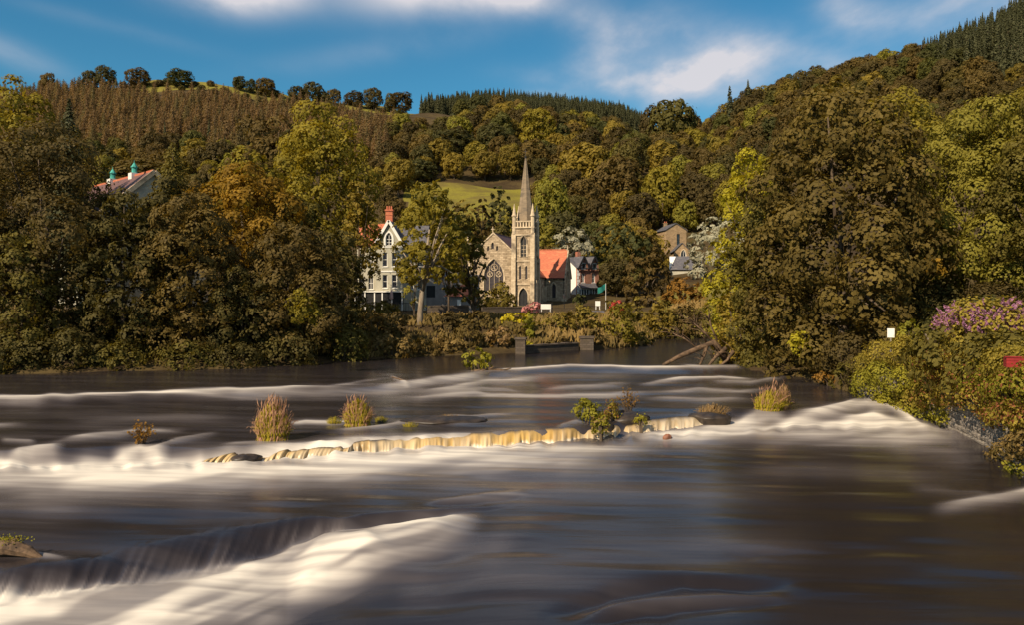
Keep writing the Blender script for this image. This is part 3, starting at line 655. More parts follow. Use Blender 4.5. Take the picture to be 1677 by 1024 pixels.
# ------------------------------------------------------------------ buildings
def opening(root, M, kind, cx, z0, w, h, thick, frame_m, pane_m, bars=(1, 1), fw=.09, name='window', sill=True, hood=None):
    ring = arch(cx, z0, w, h) if kind == 'arch' else rect(cx, z0, w, h)
    inner = arch(cx, z0+fw, w-2*fw, h-2.2*fw) if kind == 'arch' else rect(cx, z0+fw, w-2*fw, h-2*fw)
    ringi = [((x-cx)*.995+cx, (z-z0)*.995+z0+.003) for x, z in ring]
    fr = panel_mesh(name, ringi, [inner], .10, M @ Matrix.Translation((0, thick*.35, 0)), frame_m)
    o = link(name, fr, root)
    b = MB()
    nv, nh = bars
    for i in range(1, nv+1):
        x = cx - w/2 + w*i/(nv+1); top = h*.97 if kind != 'arch' else h*(.62 + .34*(1 - abs(x-cx)/(w/2)))
        b.box(x-.035, x+.035, thick*.35+.02, thick*.35+.075, z0+fw*.5, z0+top, M)
    for i in range(1, nh+1):
        z = z0 + h*i/(nh+1)*(.75 if kind == 'arch' else 1); b.box(cx-w/2+fw*.5, cx+w/2-fw*.5, thick*.35+.025, thick*.35+.07, z-.03, z+.03, M)
    if nv or nh: b.build('glazing_bar', frame_m, o)
    pn = MB(); pr = [((x-cx)*.99+cx, (z-z0)*.985+z0+.01) for x, z in ring]
    pn.poly_prism(pr, thick*.35+.085, thick*.35+.098, M); pn.build('pane', pane_m, o)
    if sill and kind != 'arch':
        s = MB(); s.box(cx-w/2-.08, cx+w/2+.08, -.10, thick*.3, z0-.12, z0-.004, M); s.build('sill', frame_m, o)
    if hood:
        out2 = arch(cx, z0, w+.5, h+.34) if kind == 'arch' else rect(cx, z0-.1, w+.4, h+.3)
        inn2 = arch(cx, z0+.003, w+.05, h+.03) if kind == 'arch' else rect(cx, z0, w+.04, h+.04)
        if kind == 'arch':
            inn2 = [(x, z + .02) for x, z in inn2]
        hm = panel_mesh('surround', out2, [inn2], .12, M @ Matrix.Translation((0, -.09, 0)), hood); link('surround', hm, o)
    return o
def wall(root, M, outline, ops, thick, mat, frame_m, pane_m=None, hood=None, name='wall'):
    holes = [arch(o[1], o[2], o[3], o[4]) if o[0] == 'arch' else rect(*o[1:5]) for o in ops]
    wl = link(name, panel_mesh(name, outline, holes, thick, M, mat), root)
    for o in ops:
        kw = o[5] if len(o) > 5 else {}
        opening(root, M, o[0], o[1], o[2], o[3], o[4], thick, kw.get('frame', frame_m), kw.get('pane', pane_m or glass), kw.get('bars', (1, 1)), kw.get('fw', .09), kw.get('name', 'window'), kw.get('sill', True), kw.get('hood', hood))
    return wl
def slab(root, name, mat, a, b, c, d, t=.16):
    """roof slope a-b (eave) c-d (ridge), with thickness"""
    a, b, c, d = map(Vector, (a, b, c, d)); n = (b-a).cross(d-a).normalized()
    if n.z < 0: n = -n
    m = MB(); m.add([a, b, c, d, a+n*t, b+n*t, c+n*t, d+n*t], [(0,1,2,3), (4,5,6,7), (0,1,5,4), (1,2,6,5), (2,3,7,6), (3,0,4,7)])
    return m.build(name, mat, root)

def church():
    rz = R(-14)
    base = zt(0.5, 143)
    zb = 4.7
    r = empty('church', (.45, 142.5, zb), rz, 'stone church with a tall pointed spire and a red tiled side roof by the river', 'church')
    I = Matrix.Identity(4)
    # ---- nave: big gable to the front
    ax, hw, ev, ap = -4.1, 4.2, 9.3, 13.2
    big = ('arch', ax+.25, 2.6, 3.7, 5.9, dict(bars=(3, 0), fw=.14, pane=lead_glass, hood=dressed, sill=False))
    wall(r, wall_frame(0, .0, 0), [(ax-hw, -2), (ax+hw, -2), (ax+hw, ev), (ax, ap), (ax-hw, ev)], [big,
         ('arch', ax, 10.3, .55, 1.3, dict(bars=(0, 0), fw=.08, pane=lead_glass)), ('arch', ax-.85, 10.0, .4, .95, dict(bars=(0, 0), fw=.07, pane=lead_glass)), ('arch', ax+.85, 10.0, .4, .95, dict(bars=(0, 0), fw=.07, pane=lead_glass))], .6, church_stone, dressed)
    # tracery: a wheel and two smaller rings over the lights
    t = MB(); cx = ax+.25
    for (x, z, q) in ((cx, 7.0, .62), (cx-.82, 5.75, .5), (cx+.82, 5.75, .5)):
        n = 14
        for i in range(n):
            a0, a1 = i*math.tau/n, (i+1)*math.tau/n
            t.tube([(x+q*math.cos(a0), .22, z+q*math.sin(a0)), (x+q*math.cos(a1), .22, z+q*math.sin(a1))], .075, 4)
        for i in range(4): t.tube([(x, .22, z), (x+q*math.cos(i*1.571+.6), .22, z+q*math.sin(i*1.571+.6))], .05, 4)
    t.build('tracery', dressed, r)
    for sx, x0 in ((-1, ax-hw), (1, ax+hw)):
        wall(r, wall_frame(x0, .6, R(90)) if sx < 0 else wall_frame(x0, .6, R(90)), [(0, -2), (22.0, -2), (22.0, ev-.1), (0, ev-.1)], [('arch', 5+4*i, 3.5, 1.0, 3.6, dict(bars=(0, 0), pane=lead_glass)) for i in range(4)], .5, church_stone, dressed)
    bw = MB(); bw.poly_prism([(ax-hw, -2), (ax+hw, -2), (ax+hw, ev-.1), (ax, ap-.1), (ax-hw, ev-.1)], 22.7, 23.2); bw.build('wall', church_stone, r)
    for s in (-1, 1):
        slab(r, 'roof', plum_slate, (ax+s*(hw+.3), .35, ev-.25), (ax+s*(hw+.3), 23.3, ev-.25), (ax, 23.3, ap-.0), (ax, .35, ap-.0), .14)
    cp = MB()
    for s in (-1, 1):
        dirv = Vector((s*hw, 0, ev-ap)); L_ = dirv.length; ang = math.atan2(ev-ap, s*hw)
        Mx = Matrix.Translation((ax, 0, ap+.1)) @ Matrix.Rotation(-ang, 4, 'Y')
        cp.box(0, L_+.35, -.12, .38, -.02, .2, Mx)
    cp.build('coping', dressed, r)
    f = MB(); f.box(ax-.07, ax+.07, .03, .17, ap+.2, ap+1.25); f.box(ax-.32, ax+.32, .04, .16, ap+.72, ap+.86); f.build('finial_cross', dressed, r)
    rc = MB(); rc.box(ax-.12, ax+.12, .5, 23.2, ap+.06, ap+.26); rc.build('ridge_tile', plum_slate, r)
    # turret at the far left corner
    tm = MB(); tm.box(ax-hw-.75, ax-hw-.003, -.3, .6, -2, 9.6); tm.box(ax-hw-.85, ax-hw+.1, -.4, .7, 9.6, 9.9)
    tm.frustum(ax-hw-.38, .15, 9.9, 11.3, .42, .36, 6); tm.frustum(ax-hw-.38, .15, 11.3, 13.6, .52, .04, 6); tm.build('turret', dressed, r)
    # ---- tower
    W = 3.7; TH = 14.1; y0 = -.9
    fr = wall_frame(0, y0, 0)
    wall(r, fr, [(0, -2), (W, -2), (W, TH), (0, TH)], [
        ('arch', W/2, 0, 1.55, 3.2, dict(name='door', bars=(1, 0), pane=dark_paint, frame=dark_paint, hood=dressed, sill=False)),
        ('arch', 1.28, 4.75, .5, 2.5, dict(bars=(0, 0), pane=lead_glass)), ('arch', 2.42, 4.75, .5, 2.5, dict(bars=(0, 0), pane=lead_glass)),
        ('arch', W/2+.05, 8.75, 1.05, 3.75, dict(bars=(1, 3), pane=dark_paint, hood=dressed))], .45, church_stone, dressed)
    wall(r, wall_frame(W, y0, R(90)), [(.0, -2), (W, -2), (W, TH), (.0, TH)], [('arch', W/2, 4.75, .5, 2.5, dict(bars=(0, 0), pane=lead_glass)), ('arch', W/2, 8.75, 1.05, 3.75, dict(bars=(1, 3), pane=dark_paint))], .45, church_stone, dressed) \
        if False else None
    # right face: frame turned so that its outside looks along +x
    MR = Matrix.Translation((W, y0, 0)) @ Matrix.Rotation(R(90), 4, 'Z')
    wall(r, MR, [(.453, -2), (W, -2), (W, TH), (.453, TH)], [('arch', W/2+.1, 4.75, .5, 2.5, dict(bars=(0, 0), pane=lead_glass)), ('arch', W/2+.1, 8.75, 1.05, 3.75, dict(bars=(1, 3), pane=dark_paint))], .45, church_stone, dressed)
    b = MB(); b.box(0, .45, y0+.453, y0+W, -2, TH); b.box(.453, W-.453, y0+W-.45, y0+W, -2, TH); b.build('wall', church_stone, r)
    for z, e in ((3.95, .09), (8.1, .10), (12.75, .14), (TH, .16)):
        s = MB(); s.box(-e-.05, W+e+.05, y0-e-.05, y0+W+e, z-.12, z+.14); s.build('string_course', dressed, r)
    for x in (-.28, W-.52):
        for (z0, z1, dd) in ((-2, 4.6, .62), (4.6, 8.6, .46), (8.6, 12.6, .32)):
            m = MB(); m.box(x+.0, x+.8, y0-dd, y0-.003, z0, z1); m.add([(x, y0-dd, z1), (x+.8, y0-dd, z1), (x+.8, y0-.003, z1), (x, y0-.003, z1), (x, y0-.003, z1+.5), (x+.8, y0-.003, z1+.5)], [(0,1,5,4), (0,4,3), (1,2,5), (0,3,2,1), (3,4,5,2)])
            m.build('buttress', dressed, r)
    for yy in (y0+.02, y0+W-.8):
        for (z0, z1, dd) in ((-2, 4.6, .62), (4.6, 8.6, .46), (8.6, 12.6, .32)):
            m = MB(); m.box(W+.003, W+dd, yy, yy+.78, z0, z1); m.add([(W+.003, yy, z1), (W+dd, yy, z1), (W+dd, yy+.78, z1), (W+.003, yy+.78, z1), (W+.003, yy, z1+.5), (W+.003, yy+.78, z1+.5)], [(0,1,4), (1,2,5,4), (2,3,5), (0,4,5,3), (0,3,2,1)])
            m.build('buttress', dressed, r)
    # belfry parapet with pierced openings
    pm = MB()
    for i in range(7):
        x = .25 + i*(W-.5)/6; pm.box(x-.13, x+.13, y0+.02, y0+.3, TH+.14, TH+1.0)
        pm.box(W-.3, W-.02, y0+.25+i*(W-.5)/6-.12, y0+.25+i*(W-.5)/6+.12, TH+.14, TH+1.0)
    pm.box(0, W, y0-.04, y0+.34, TH+1.0, TH+1.22); pm.box(W-.34, W+.04, y0+.343, y0+W, TH+1.0, TH+1.22); pm.box(0, .34, y0+.343, y0+W, TH+.14, TH+1.22)
    pm.build('parapet', dressed, r)
    cx, cy = W/2, y0+W/2
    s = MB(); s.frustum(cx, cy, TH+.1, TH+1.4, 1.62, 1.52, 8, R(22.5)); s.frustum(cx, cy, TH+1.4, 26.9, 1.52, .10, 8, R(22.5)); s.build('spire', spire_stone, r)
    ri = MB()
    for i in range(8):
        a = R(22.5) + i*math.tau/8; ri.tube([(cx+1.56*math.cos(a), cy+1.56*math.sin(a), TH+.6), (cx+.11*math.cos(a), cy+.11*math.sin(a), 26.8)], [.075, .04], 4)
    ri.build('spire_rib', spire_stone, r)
    f = MB(); f.frustum(cx, cy, 26.9, 27.15, .2, .2, 8); f.tube([(cx, cy, 27.1), (cx, cy, 28.6)], [.05, .03], 5); f.box(cx-.35, cx+.35, cy-.03, cy+.03, 28.0, 28.07); f.build('weather_vane', dark_paint, r)
    for (px, py) in ((.15, y0+.15), (W-.15, y0+.15), (W-.15, y0+W-.15), (.15, y0+W-.15)):
        p = MB(); p.frustum(px, py, 12.9, TH+2.0, .40, .36, 8); p.frustum(px, py, TH+2.0, TH+2.25, .5, .5, 8); p.frustum(px, py, TH+2.25, TH+4.3, .40, .04, 8); p.build('pinnacle', dressed, r)
    p = MB(); p.frustum(W+.35, y0+W*.5, 9, TH+.9, .32, .30, 6); p.frustum(W+.35, y0+W*.5, TH+.9, TH+1.6, .36, .05, 6); p.build('pinnacle', dressed, r)
    # ---- aisle and transept with red tiles
    e = 5.3
    MA = Matrix.Translation((3.3, 3.0, 0)) @ Matrix.Rotation(R(90), 4, 'Z')
    wall(r, MA, [(0, -2), (8.2, -2), (8.2, e), (0, e)], [('arch', 1.8, 1.2, .75, 2.8, dict(bars=(0, 0), pane=lead_glass, hood=dressed)), ('arch', 5.6, 1.2, .75, 2.8, dict(bars=(0, 0), pane=lead_glass, hood=dressed))], .5, church_stone, dressed)
    for yy in (3.4, 6.4, 9.6):
        m = MB(); m.box(3.303, 3.85, yy, yy+.6, -2, 3.6); m.build('buttress', dressed, r)
    slab(r, 'roof', red_tile, (3.55, 2.9, e-.1), (3.55, 12.5, e-.1), (.1, 12.5, 8.9), (.1, 2.9, 8.9))
    T0, T1, X1, rg = 11.2, 18.2, 7.2, 10.6
    wall(r, wall_frame(3.3, T0, 0), [(.003, -2), (X1-3.3, -2), (X1-3.3, e), (.003, e)], [('arch', 1.75, 1.3, .85, 2.9, dict(bars=(0, 0), pane=lead_glass, hood=dressed))], .5, church_stone, dressed)
    MG = Matrix.Translation((X1, T0, 0)) @ Matrix.Rotation(R(90), 4, 'Z')
    hd = (T1-T0)/2
    wall(r, MG, [(.503, -2), (T1-T0, -2), (T1-T0, e), (hd, rg), (.503, e)], [('arch', hd, 1.6, 1.9, 5.2, dict(bars=(1, 0), fw=.12, pane=lead_glass, hood=dressed))], .5, church_stone, dressed)
    m = MB(); m.box(3.3, X1-.503, T1-.5, T1, -2, e); m.build('wall', church_stone, r)
    slab(r, 'roof', red_tile, (-4.0, T0-.25, e-.15), (X1-.05, T0-.25, e-.15), (X1-.05, T0+hd, rg), (-4.0, T0+hd, rg))
    slab(r, 'roof', red_tile, (-4.0, T1+.25, e-.15), (X1-.05, T1+.25, e-.15), (X1-.05, T0+hd, rg), (-4.0, T0+hd, rg))
    for s in (-1, 1):
        dl = math.hypot(hd, rg-e); ang = math.atan2(e-rg, s*hd)
        m = MB(); Mx = Matrix.Translation((X1-.25, T0+hd, rg+.16)) @ Matrix.Rotation(ang if s > 0 else ang, 4, 'X')
        m.box(-.12, .42, 0, dl+.4, -.02, .22, Mx); m.build('coping', dressed, r)
    m = MB()
    for i in range(20): m.box(1.2+i*.28, 1.4+i*.28, T0+hd-.05, T0+hd+.05, rg+.1, rg+.42)
    m.box(-3.5, X1-.1, T0+hd-.12, T0+hd+.12, rg+.02, rg+.2); m.build('ridge_cresting', red_tile, r)
    m = MB(); m.box(X1-.05-.1, X1+.05, T0+hd-.05, T0+hd+.05, rg+.3, rg+1.2); m.build('finial', dressed, r)
    for (x, y) in ((3.36, T0-.12), (X1-.15, T0-.14)):
        m = MB(); m.tube([(x, y, -1), (x, y, e-.3)], .06, 6); m.box(x-.16, x+.16, y-.13, y+.1, e-.55, e-.25); m.build('downpipe', dark_paint, r)
    m = MB(); m.box(3.4, X1, T0-.42, T0-.27, e-.25, e-.1); m.build('gutter', dark_paint, r)
    m = MB(); m.box(X1-.6, X1+.45, T0-.35, T0-.003, -2, 1.3); m.box(3.8, X1+.1, T0-.22, T0-.004, -2, .75); m.build('plinth', dressed, r)
church()

def gable_house(name, label, loc, rz, w, d, ev, ap, mat, roof_m, frame_m, front_ops, side_ops=(), trim=None, cat='house', coping=True, left_ops=(), chim=None, foot=-3, group=None):
    """house with its gable to the front (x across, y back)"""
    r = empty(name, loc, rz, label, cat, group)
    wall(r, wall_frame(0, 0, 0), [(-w/2, foot), (w/2, foot), (w/2, ev), (0, ap), (-w/2, ev)], front_ops, .35, mat, frame_m)
    MR = Matrix.Translation((w/2, 0, 0)) @ Matrix.Rotation(R(90), 4, 'Z')
    wall(r, MR, [(.353, foot), (d, foot), (d, ev), (.353, ev)], side_ops, .35, mat, frame_m)
    ML = Matrix.Translation((-w/2, d, 0)) @ Matrix.Rotation(R(-90), 4, 'Z')
    wall(r, ML, [(0, foot), (d-.353, foot), (d-.353, ev), (0, ev)], left_ops, .35, mat, frame_m)
    m = MB(); m.poly_prism([(-w/2+.36, foot), (w/2-.36, foot), (w/2-.36, ev), (0, ap-.15), (-w/2+.36, ev)], d-.35, d); m.build('wall', mat, r)
    sl = (ap-ev)/(w/2)
    for s in (-1, 1):
        slab(r, 'roof', roof_m, (s*(w/2+.3), -.25, ev-.3*sl+.02), (s*(w/2+.3), d+.2, ev-.3*sl+.02), (0, d+.2, ap+.02), (0, -.25, ap+.02), .15)
    if trim:
        for s in (-1, 1):
            ang = math.atan2(ev-ap, s*w/2); L_ = math.hypot(w/2, ap-ev)
            m = MB(); m.box(0, L_+.45, -.36, -.26, -.22, .2, Matrix.Translation((0, 0, ap+.02)) @ Matrix.Rotation(-ang, 4, 'Y')); m.build('bargeboard', trim, r)
    if chim:
        for (x, y, h, cm) in chim:
            m = MB(); z0 = ap - abs(x)*sl - .6; m.box(x-.45, x+.45, y-.35, y+.35, z0, ap+h); m.box(x-.55, x+.55, y-.45, y+.45, ap+h, ap+h+.18)
            c = m.build('chimney', cm, r)
            for k in (-.25, .25):
                q = MB(); q.frustum(x+k, y, ap+h+.18, ap+h+.65, .15, .12, 8); q.build('chimney_pot', red_tile, c)
    return r

# white house with the red chimney
def white_house():
    zb = 5.0
    r = gable_house('white_house', 'tall cream three-storey house with a steep gable and red chimney behind the left bank trees', (P(637, 500, 124).x, 124, zb), 0, 4.2, 7.5, 9.8, 13.4, render_white, slate, white_paint,
        [('rect', -.62, 1.1+2.0-.3, .75, 2.1, dict(bars=(0, 1))), ('rect', .85, 1.1+1.7, .75, 2.1, dict(bars=(0, 1))), ('rect', -.62, 6.2, .75, 2.2, dict(bars=(0, 1))), ('rect', .85, 6.2, .75, 2.2, dict(bars=(0, 1))),
         ('arch', .0, 9.5, 1.0, 2.0, dict(bars=(1, 2), hood=white_paint))], trim=white_paint)
    # side range to the left, set back
    wall(r, wall_frame(-2.1, 1.4, 0), [(-3.2, -3), (-.003, -3), (-.003, 9.6), (-3.2, 9.6)], [('rect', -1.0, 2.6, .8, 2.0), ('rect', -2.3, 2.6, .7, 2.0), ('rect', -1.0, 6.2, .8, 2.0), ('rect', -2.3, 6.2, .7, 2.0)], .35, render_white, white_paint)
    m = MB(); m.box(-5.3, -2.11, 7.2, 7.5, -3, 9.6); m.box(-5.3, -5.0, 1.76, 7.19, -3, 9.6); m.build('wall', render_white, r)
    slab(r, 'roof', red_tile, (-5.5, 1.1, 9.5), (-1.2, 1.1, 9.5), (-1.2, 4.3, 13.2), (-5.5, 4.3, 13.2)); slab(r, 'roof', red_tile, (-5.5, 7.6, 9.5), (-1.2, 7.6, 9.5), (-1.2, 4.3, 13.2), (-5.5, 4.3, 13.2))
    # right range
    wall(r, wall_frame(2.1, 1.4, 0), [(.003, -3), (3.6, -3), (3.6, 9.6), (.003, 9.6)], [('rect', 1.2, 2.6, .8, 2.0), ('rect', 2.6, 2.6, .8, 2.0), ('rect', 1.2, 6.2, .8, 2.0), ('rect', 2.6, 6.2, .8, 2.0)], .35, render_white, white_paint)
    m = MB(); m.box(2.11, 5.7, 7.2, 7.5, -3, 9.6); m.box(5.4, 5.7, 1.76, 7.19, -3, 9.6); m.build('wall', render_white, r)
    slab(r, 'roof', slate, (1.2, 1.1, 9.5), (5.9, 1.1, 9.5), (5.9, 4.3, 12.9), (1.2, 4.3, 12.9)); slab(r, 'roof', slate, (1.2, 7.6, 9.5), (5.9, 7.6, 9.5), (5.9, 4.3, 12.9), (1.2, 4.3, 12.9))
    m = MB(); m.box(-1.05, .05, 3.2, 4.2, 11.2, 15.3); m.box(-1.17, .17, 3.08, 4.32, 15.3, 15.55)
    for z in (13.4, 14.6): m.box(-1.1, .1, 3.15, 4.25, z, z+.14)
    c = m.build('chimney', red_tile, r)
    for x in (-.85, -.5, -.15):
        q = MB(); q.frustum(x, 3.7, 15.55, 16.15, .15, .12, 8); q.build('chimney_pot', red_tile, c)
    for z in (5.35, 9.2):
        m = MB(); m.box(-2.18, 2.18, -.1, -.003, z, z+.2); m.build('string_course', white_paint, r)
    # verandah: a dark sheet between white posts
    m = MB(); m.box(-5.2, 2.4, -.9, -.75, .25, 2.15); v = m.build('verandah', dark_paint, r)
    for x in (-5.2, -3.6, -2.1, -.9, .6, 2.2):
        q = MB(); q.box(x-.09, x+.09, -1.02, -.903, -1, 2.35); q.build('post', white_paint, v)
    q = MB(); q.box(-5.4, 2.6, -1.15, -.003, 2.153, 2.32); q.build('verandah_roof', white_paint, v)
white_house()

def annexe():
    r = empty('outbuilding', (P(738, 500, 126).x, 126, 5.0), R(6), 'low grey rendered outbuilding with a slate roof between the two tall bank trees', 'outbuilding')
    wall(r, wall_frame(0, 0, 0), [(-4.2, -3), (4.6, -3), (4.6, 4.0), (-4.2, 4.9)], [('rect', -3.2, 1.3, 1.5, 1.9, dict(bars=(1, 0), frame=dark_paint, pane=dark_paint, name='door', sill=False))], .3, grey_render, dark_paint)
    m = MB(); m.box(-4.2, -3.9, .303, 6, -3, 4.6); m.box(4.3, 4.6, .303, 6, -3, 3.9); m.box(-3.89, 4.29, 5.7, 6, -3, 3.9); m.build('wall', grey_render, r)
    slab(r, 'roof', slate, (-4.6, -.35, 4.95), (4.9, -.35, 4.0), (4.9, 6.2, 4.9), (-4.6, 6.2, 5.9), .18)
    m = MB(); m.box(-1.0, -.8, .0, .2, -1, 3.8); m.build('downpipe', white_paint, r)
annexe()
def red_roof_hut():
    r = empty('garden_building', (P(752, 500, 121).x, 121, 4.6), R(-10), 'small building with a bright red hipped tile roof beside the beech hedge', 'outbuilding')
    m = MB(); m.box(-2.0, 2.0, 0, 3, -2, 2.0); m.build('wall', grey_render, r)
    m = MB(); m.add([(-2.4, -.3, 1.9), (2.4, -.3, 1.9), (2.4, 3.3, 1.9), (-2.4, 3.3, 1.9), (.5, 1.5, 4.0), (1.2, 1.5, 4.0)], [(0,1,5,4), (1,2,5), (2,3,4,5), (3,0,4), (0,3,2,1)]); m.build('roof', red_tile, r)
    m = MB(); m.box(-.3, .3, -.04, -.003, .3, 1.4); m.build('window', white_paint, r)
red_roof_hut()

def brick_house():
    zb = 4.9
    r = empty('brick_house', (P(945, 505, 163).x, 163, zb), R(30), 'red brick house with white quoins and two gabled dormers right of the church', 'house')
    w, ev, ap, d = 5.6, 7.4, 9.6, 7.4     # front runs along x
    wall(r, wall_frame(0, 0, 0), [(0, -3), (w, -3), (w, ev), (0, ev)], [('rect', 1.5, 4.3, .9, 1.9), ('rect', 4.2, 4.3, .9, 1.9)], .35, red_brick, white_paint)
    ML = Matrix.Translation((0, d, 0)) @ Matrix.Rotation(R(-90), 4, 'Z')
    wall(r, ML, [(0, -3), (d-.353, -3), (d-.353, ev), (d/2, ap), (0, ev)], [], .35, white_paint, white_paint)
    m = MB(); m.box(w-.35, w, .353, d, -3, ev); m.box(.353, w-.353, d-.35, d, -3, ev); m.build('wall', red_brick, r)
    slab(r, 'roof', slate, (-.3, -.35, ev-.2), (w+.3, -.35, ev-.2), (w+.3, d/2, ap), (-.3, d/2, ap)); slab(r, 'roof', slate, (-.3, d+.35, ev-.2), (w+.3, d+.35, ev-.2), (w+.3, d/2, ap), (-.3, d/2, ap))
    for cx in (1.45, 4.2):
        g = MB(); g.poly_prism([(cx-1.1, ev-.6), (cx+1.1, ev-.6), (cx+1.1, ev+.3), (cx, ev+2.2), (cx-1.1, ev+.3)], -.32, 2.8); go = g.build('dormer', red_brick, r)
        for s in (-1, 1):
            slab(go, 'dormer_roof', slate, (cx+s*1.34, -.55, ev+.0), (cx+s*1.34, 3.0, ev+.0), (cx, 3.0, ev+2.32), (cx, -.55, ev+2.32), .13)
            ang = math.atan2(-2.32, s*1.34); q = MB(); q.box(0, 2.8, -.68, -.58, -.2, .14, Matrix.Translation((cx, 0, ev+2.34)) @ Matrix.Rotation(-ang, 4, 'Y')); q.build('bargeboard', dark_paint, go)
        q = MB(); q.box(cx-.5, cx+.5, -.36, -.325, ev-.3, ev+1.0); q.build('window', white_paint, go)
        q = MB(); q.box(cx-.42, cx+.42, -.38, -.362, ev-.22, ev+.92); q.build('pane', glass, go)
    for i in range(11):
        z = -.4 + i*.68; k = .75 if i % 2 else .45
        q = MB(); q.box(-.03, k, -.03, -.003, z, z+.6); q.build('quoin', white_paint, r)
    # bay windows and a porch roof between
    for cx in (1.45, 4.2):
        b = MB(); b.box(cx-1.05, cx+1.05, -.9, -.003, -2, .6); b.box(cx-1.05, cx+1.05, -.9, -.003, 2.9, 3.2)
        for x in (-.96, -.33, .33, .96): b.box(cx+x-.09, cx+x+.09, -.9, -.72, .6, 2.9)
        for x in (-.96, .96): b.box(cx+x-.06, cx+x+.06, -.2, -.01, .6, 2.9)
        bo = b.build('bay_window', white_paint, r)
        q = MB(); q.box(cx-.9, cx+.9, -.8, -.1, .6, 2.9); q.build('pane', glass, bo)
    slab(r, 'porch_roof', slate, (.2, -1.4, 3.1), (w-.1, -1.4, 3.1), (w-.1, -.01, 4.0), (.2, -.01, 4.0), .12)
    q = MB(); q.box(w/2-.5, w/2+.5, -.06, -.003, 0, 2.2); q.build('door', dark_paint, r)
    m = MB(); m.box(2.4, 3.2, d/2-.4, d/2+.4, ap-.6, ap+1.3); m.build('chimney', red_brick, r)
brick_house()

# hillside stone houses
p = P(1107, 405, 226)
gable_house('stone_house', 'ochre stone gabled house standing highest on the wooded slope right of the church', (p.x, 226, 20.0), R(8), 6.2, 9.5, 5.1, 7.0, ochre_stone, slate, dark_paint, [('rect', .7, .6, .9, 3.4, dict(bars=(0, 1), sill=False))], coping=False, foot=-6, chim=[(-.2, 8.5, .7, ochre_stone)])
p = P(1117, 430, 208)
gable_house('stone_house', 'smaller ochre stone gable with an arched window just above the white cottage roof', (p.x, 208, 15.2), R(-4), 4.2, 7, 2.9, 5.0, ochre_stone, slate, white_paint, [('arch', .35, .5, 1.3, 2.7, dict(bars=(1, 1), hood=dressed))], foot=-6)
def cottage():
    p = P(1097, 460, 190)
    r = empty('white_cottage', (p.x, 190, 9.9), R(-12), 'white cottage with a slate roof above the rust-coloured round tree', 'cottage')
    w, ev, ap, d = 7.4, 2.9, 6.0, 5.6
    wall(r, wall_frame(0, 0, 0), [(0, -6), (w, -6), (w, ev), (0, ev)], [('rect', 4.9, .7, 1.2, 1.5)], .35, render_white, dark_paint)
    ML = Matrix.Translation((0, d, 0)) @ Matrix.Rotation(R(-90), 4, 'Z')
    wall(r, ML, [(0, -6), (d-.353, -6), (d-.353, ev), (d/2, ap), (0, ev)], [('rect', 2.8, .6, 1.0, 1.4)], .35, white_paint, dark_paint)
    m = MB(); m.box(w-.35, w, .353, d, -6, ev); m.box(.36, w-.36, d-.35, d, -6, ev); m.build('wall', render_white, r)
    slab(r, 'roof', slate, (.05, -.3, ev-.25), (w+.2, -.3, ev-.25), (w+.2, d/2, ap), (1.4, d/2, ap)); slab(r, 'roof', slate, (-.2, d+.3, ev-.25), (w+.2, d+.3, ev-.25), (w+.2, d/2, ap), (-.2, d/2, ap))
    m = MB(); m.add([(-.1, -.2, ev-.1), (-.1, d/2, ap+.1), (1.45, d/2, ap+.05)], [(0, 1, 2)]); m.build('gable_trim', white_paint, r)
cottage()

def town_hall():
    a = P(252, 282, 95)
    r = empty('town_hall', (a.x, a.y, 5.0), R(46), 'big cream gabled hall with green cupolas on its ridge above the left bank trees', 'hall')
    ap = a.z - 5.0; hw = 6.4; ev = ap - 5.7; d = 20
    wall(r, wall_frame(0, 0, 0), [(-hw, -3), (hw, -3), (hw, ev), (0, ap-.2), (-hw, ev)], [('arch', 0, ev-2.6, 3.2, 5.0, dict(bars=(3, 3), hood=dressed, frame=white_paint))], .45, render_white, white_paint)
    m = MB(); m.box(-hw, -hw+.4, .453, d, -3, ev); m.box(hw-.4, hw, .453, d, -3, ev); m.box(-hw+.41, hw-.41, d-.4, d, -3, ev); m.build('wall', render_white, r)
    for s in (-1, 1):
        slab(r, 'roof', plum_slate, (s*(hw+.5), -.2, ev-.45), (s*(hw+.5), d+.2, ev-.45), (0, d+.2, ap), (0, -.2, ap), .18)
        ang = math.atan2(ev-ap, s*hw); m = MB(); m.box(0, 8.9, -.5, -.21, -.3, .22, Matrix.Translation((0, 0, ap+.05)) @ Matrix.Rotation(-ang, 4, 'Y')); m.build('coping', dressed, r)
    m = MB(); m.box(-.16, .16, -.1, d, ap+.08, ap+.33); m.build('ridge_tile', red_tile, r)
    for yy in (6.1, 13.5):
        m = MB(); m.box(-.55, .55, yy-.55, yy+.55, ap-.3, ap+.55); b = m.build('cupola_base', white_paint, r)
        m = MB(); m.frustum(0, yy, ap+.55, ap+1.25, .34, .32, 8); m.frustum(0, yy, ap+1.25, ap+1.35, .46, .46, 8); m.frustum(0, yy, ap+1.35, ap+1.85, .40, .09, 8); m.frustum(0, yy, ap+1.85, ap+2.2, .05, .02, 6); m.build('cupola', copper_green, r)
    ang = math.atan2(ev-ap, -hw)
    m = MB(); m.box(.4, 6.6, 6.0, 6.5, .19, .25, Matrix.Translation((0, 0, ap)) @ Matrix.Rotation(-ang, 4, 'Y')); m.build('flashing', white_paint, r)
town_hall()

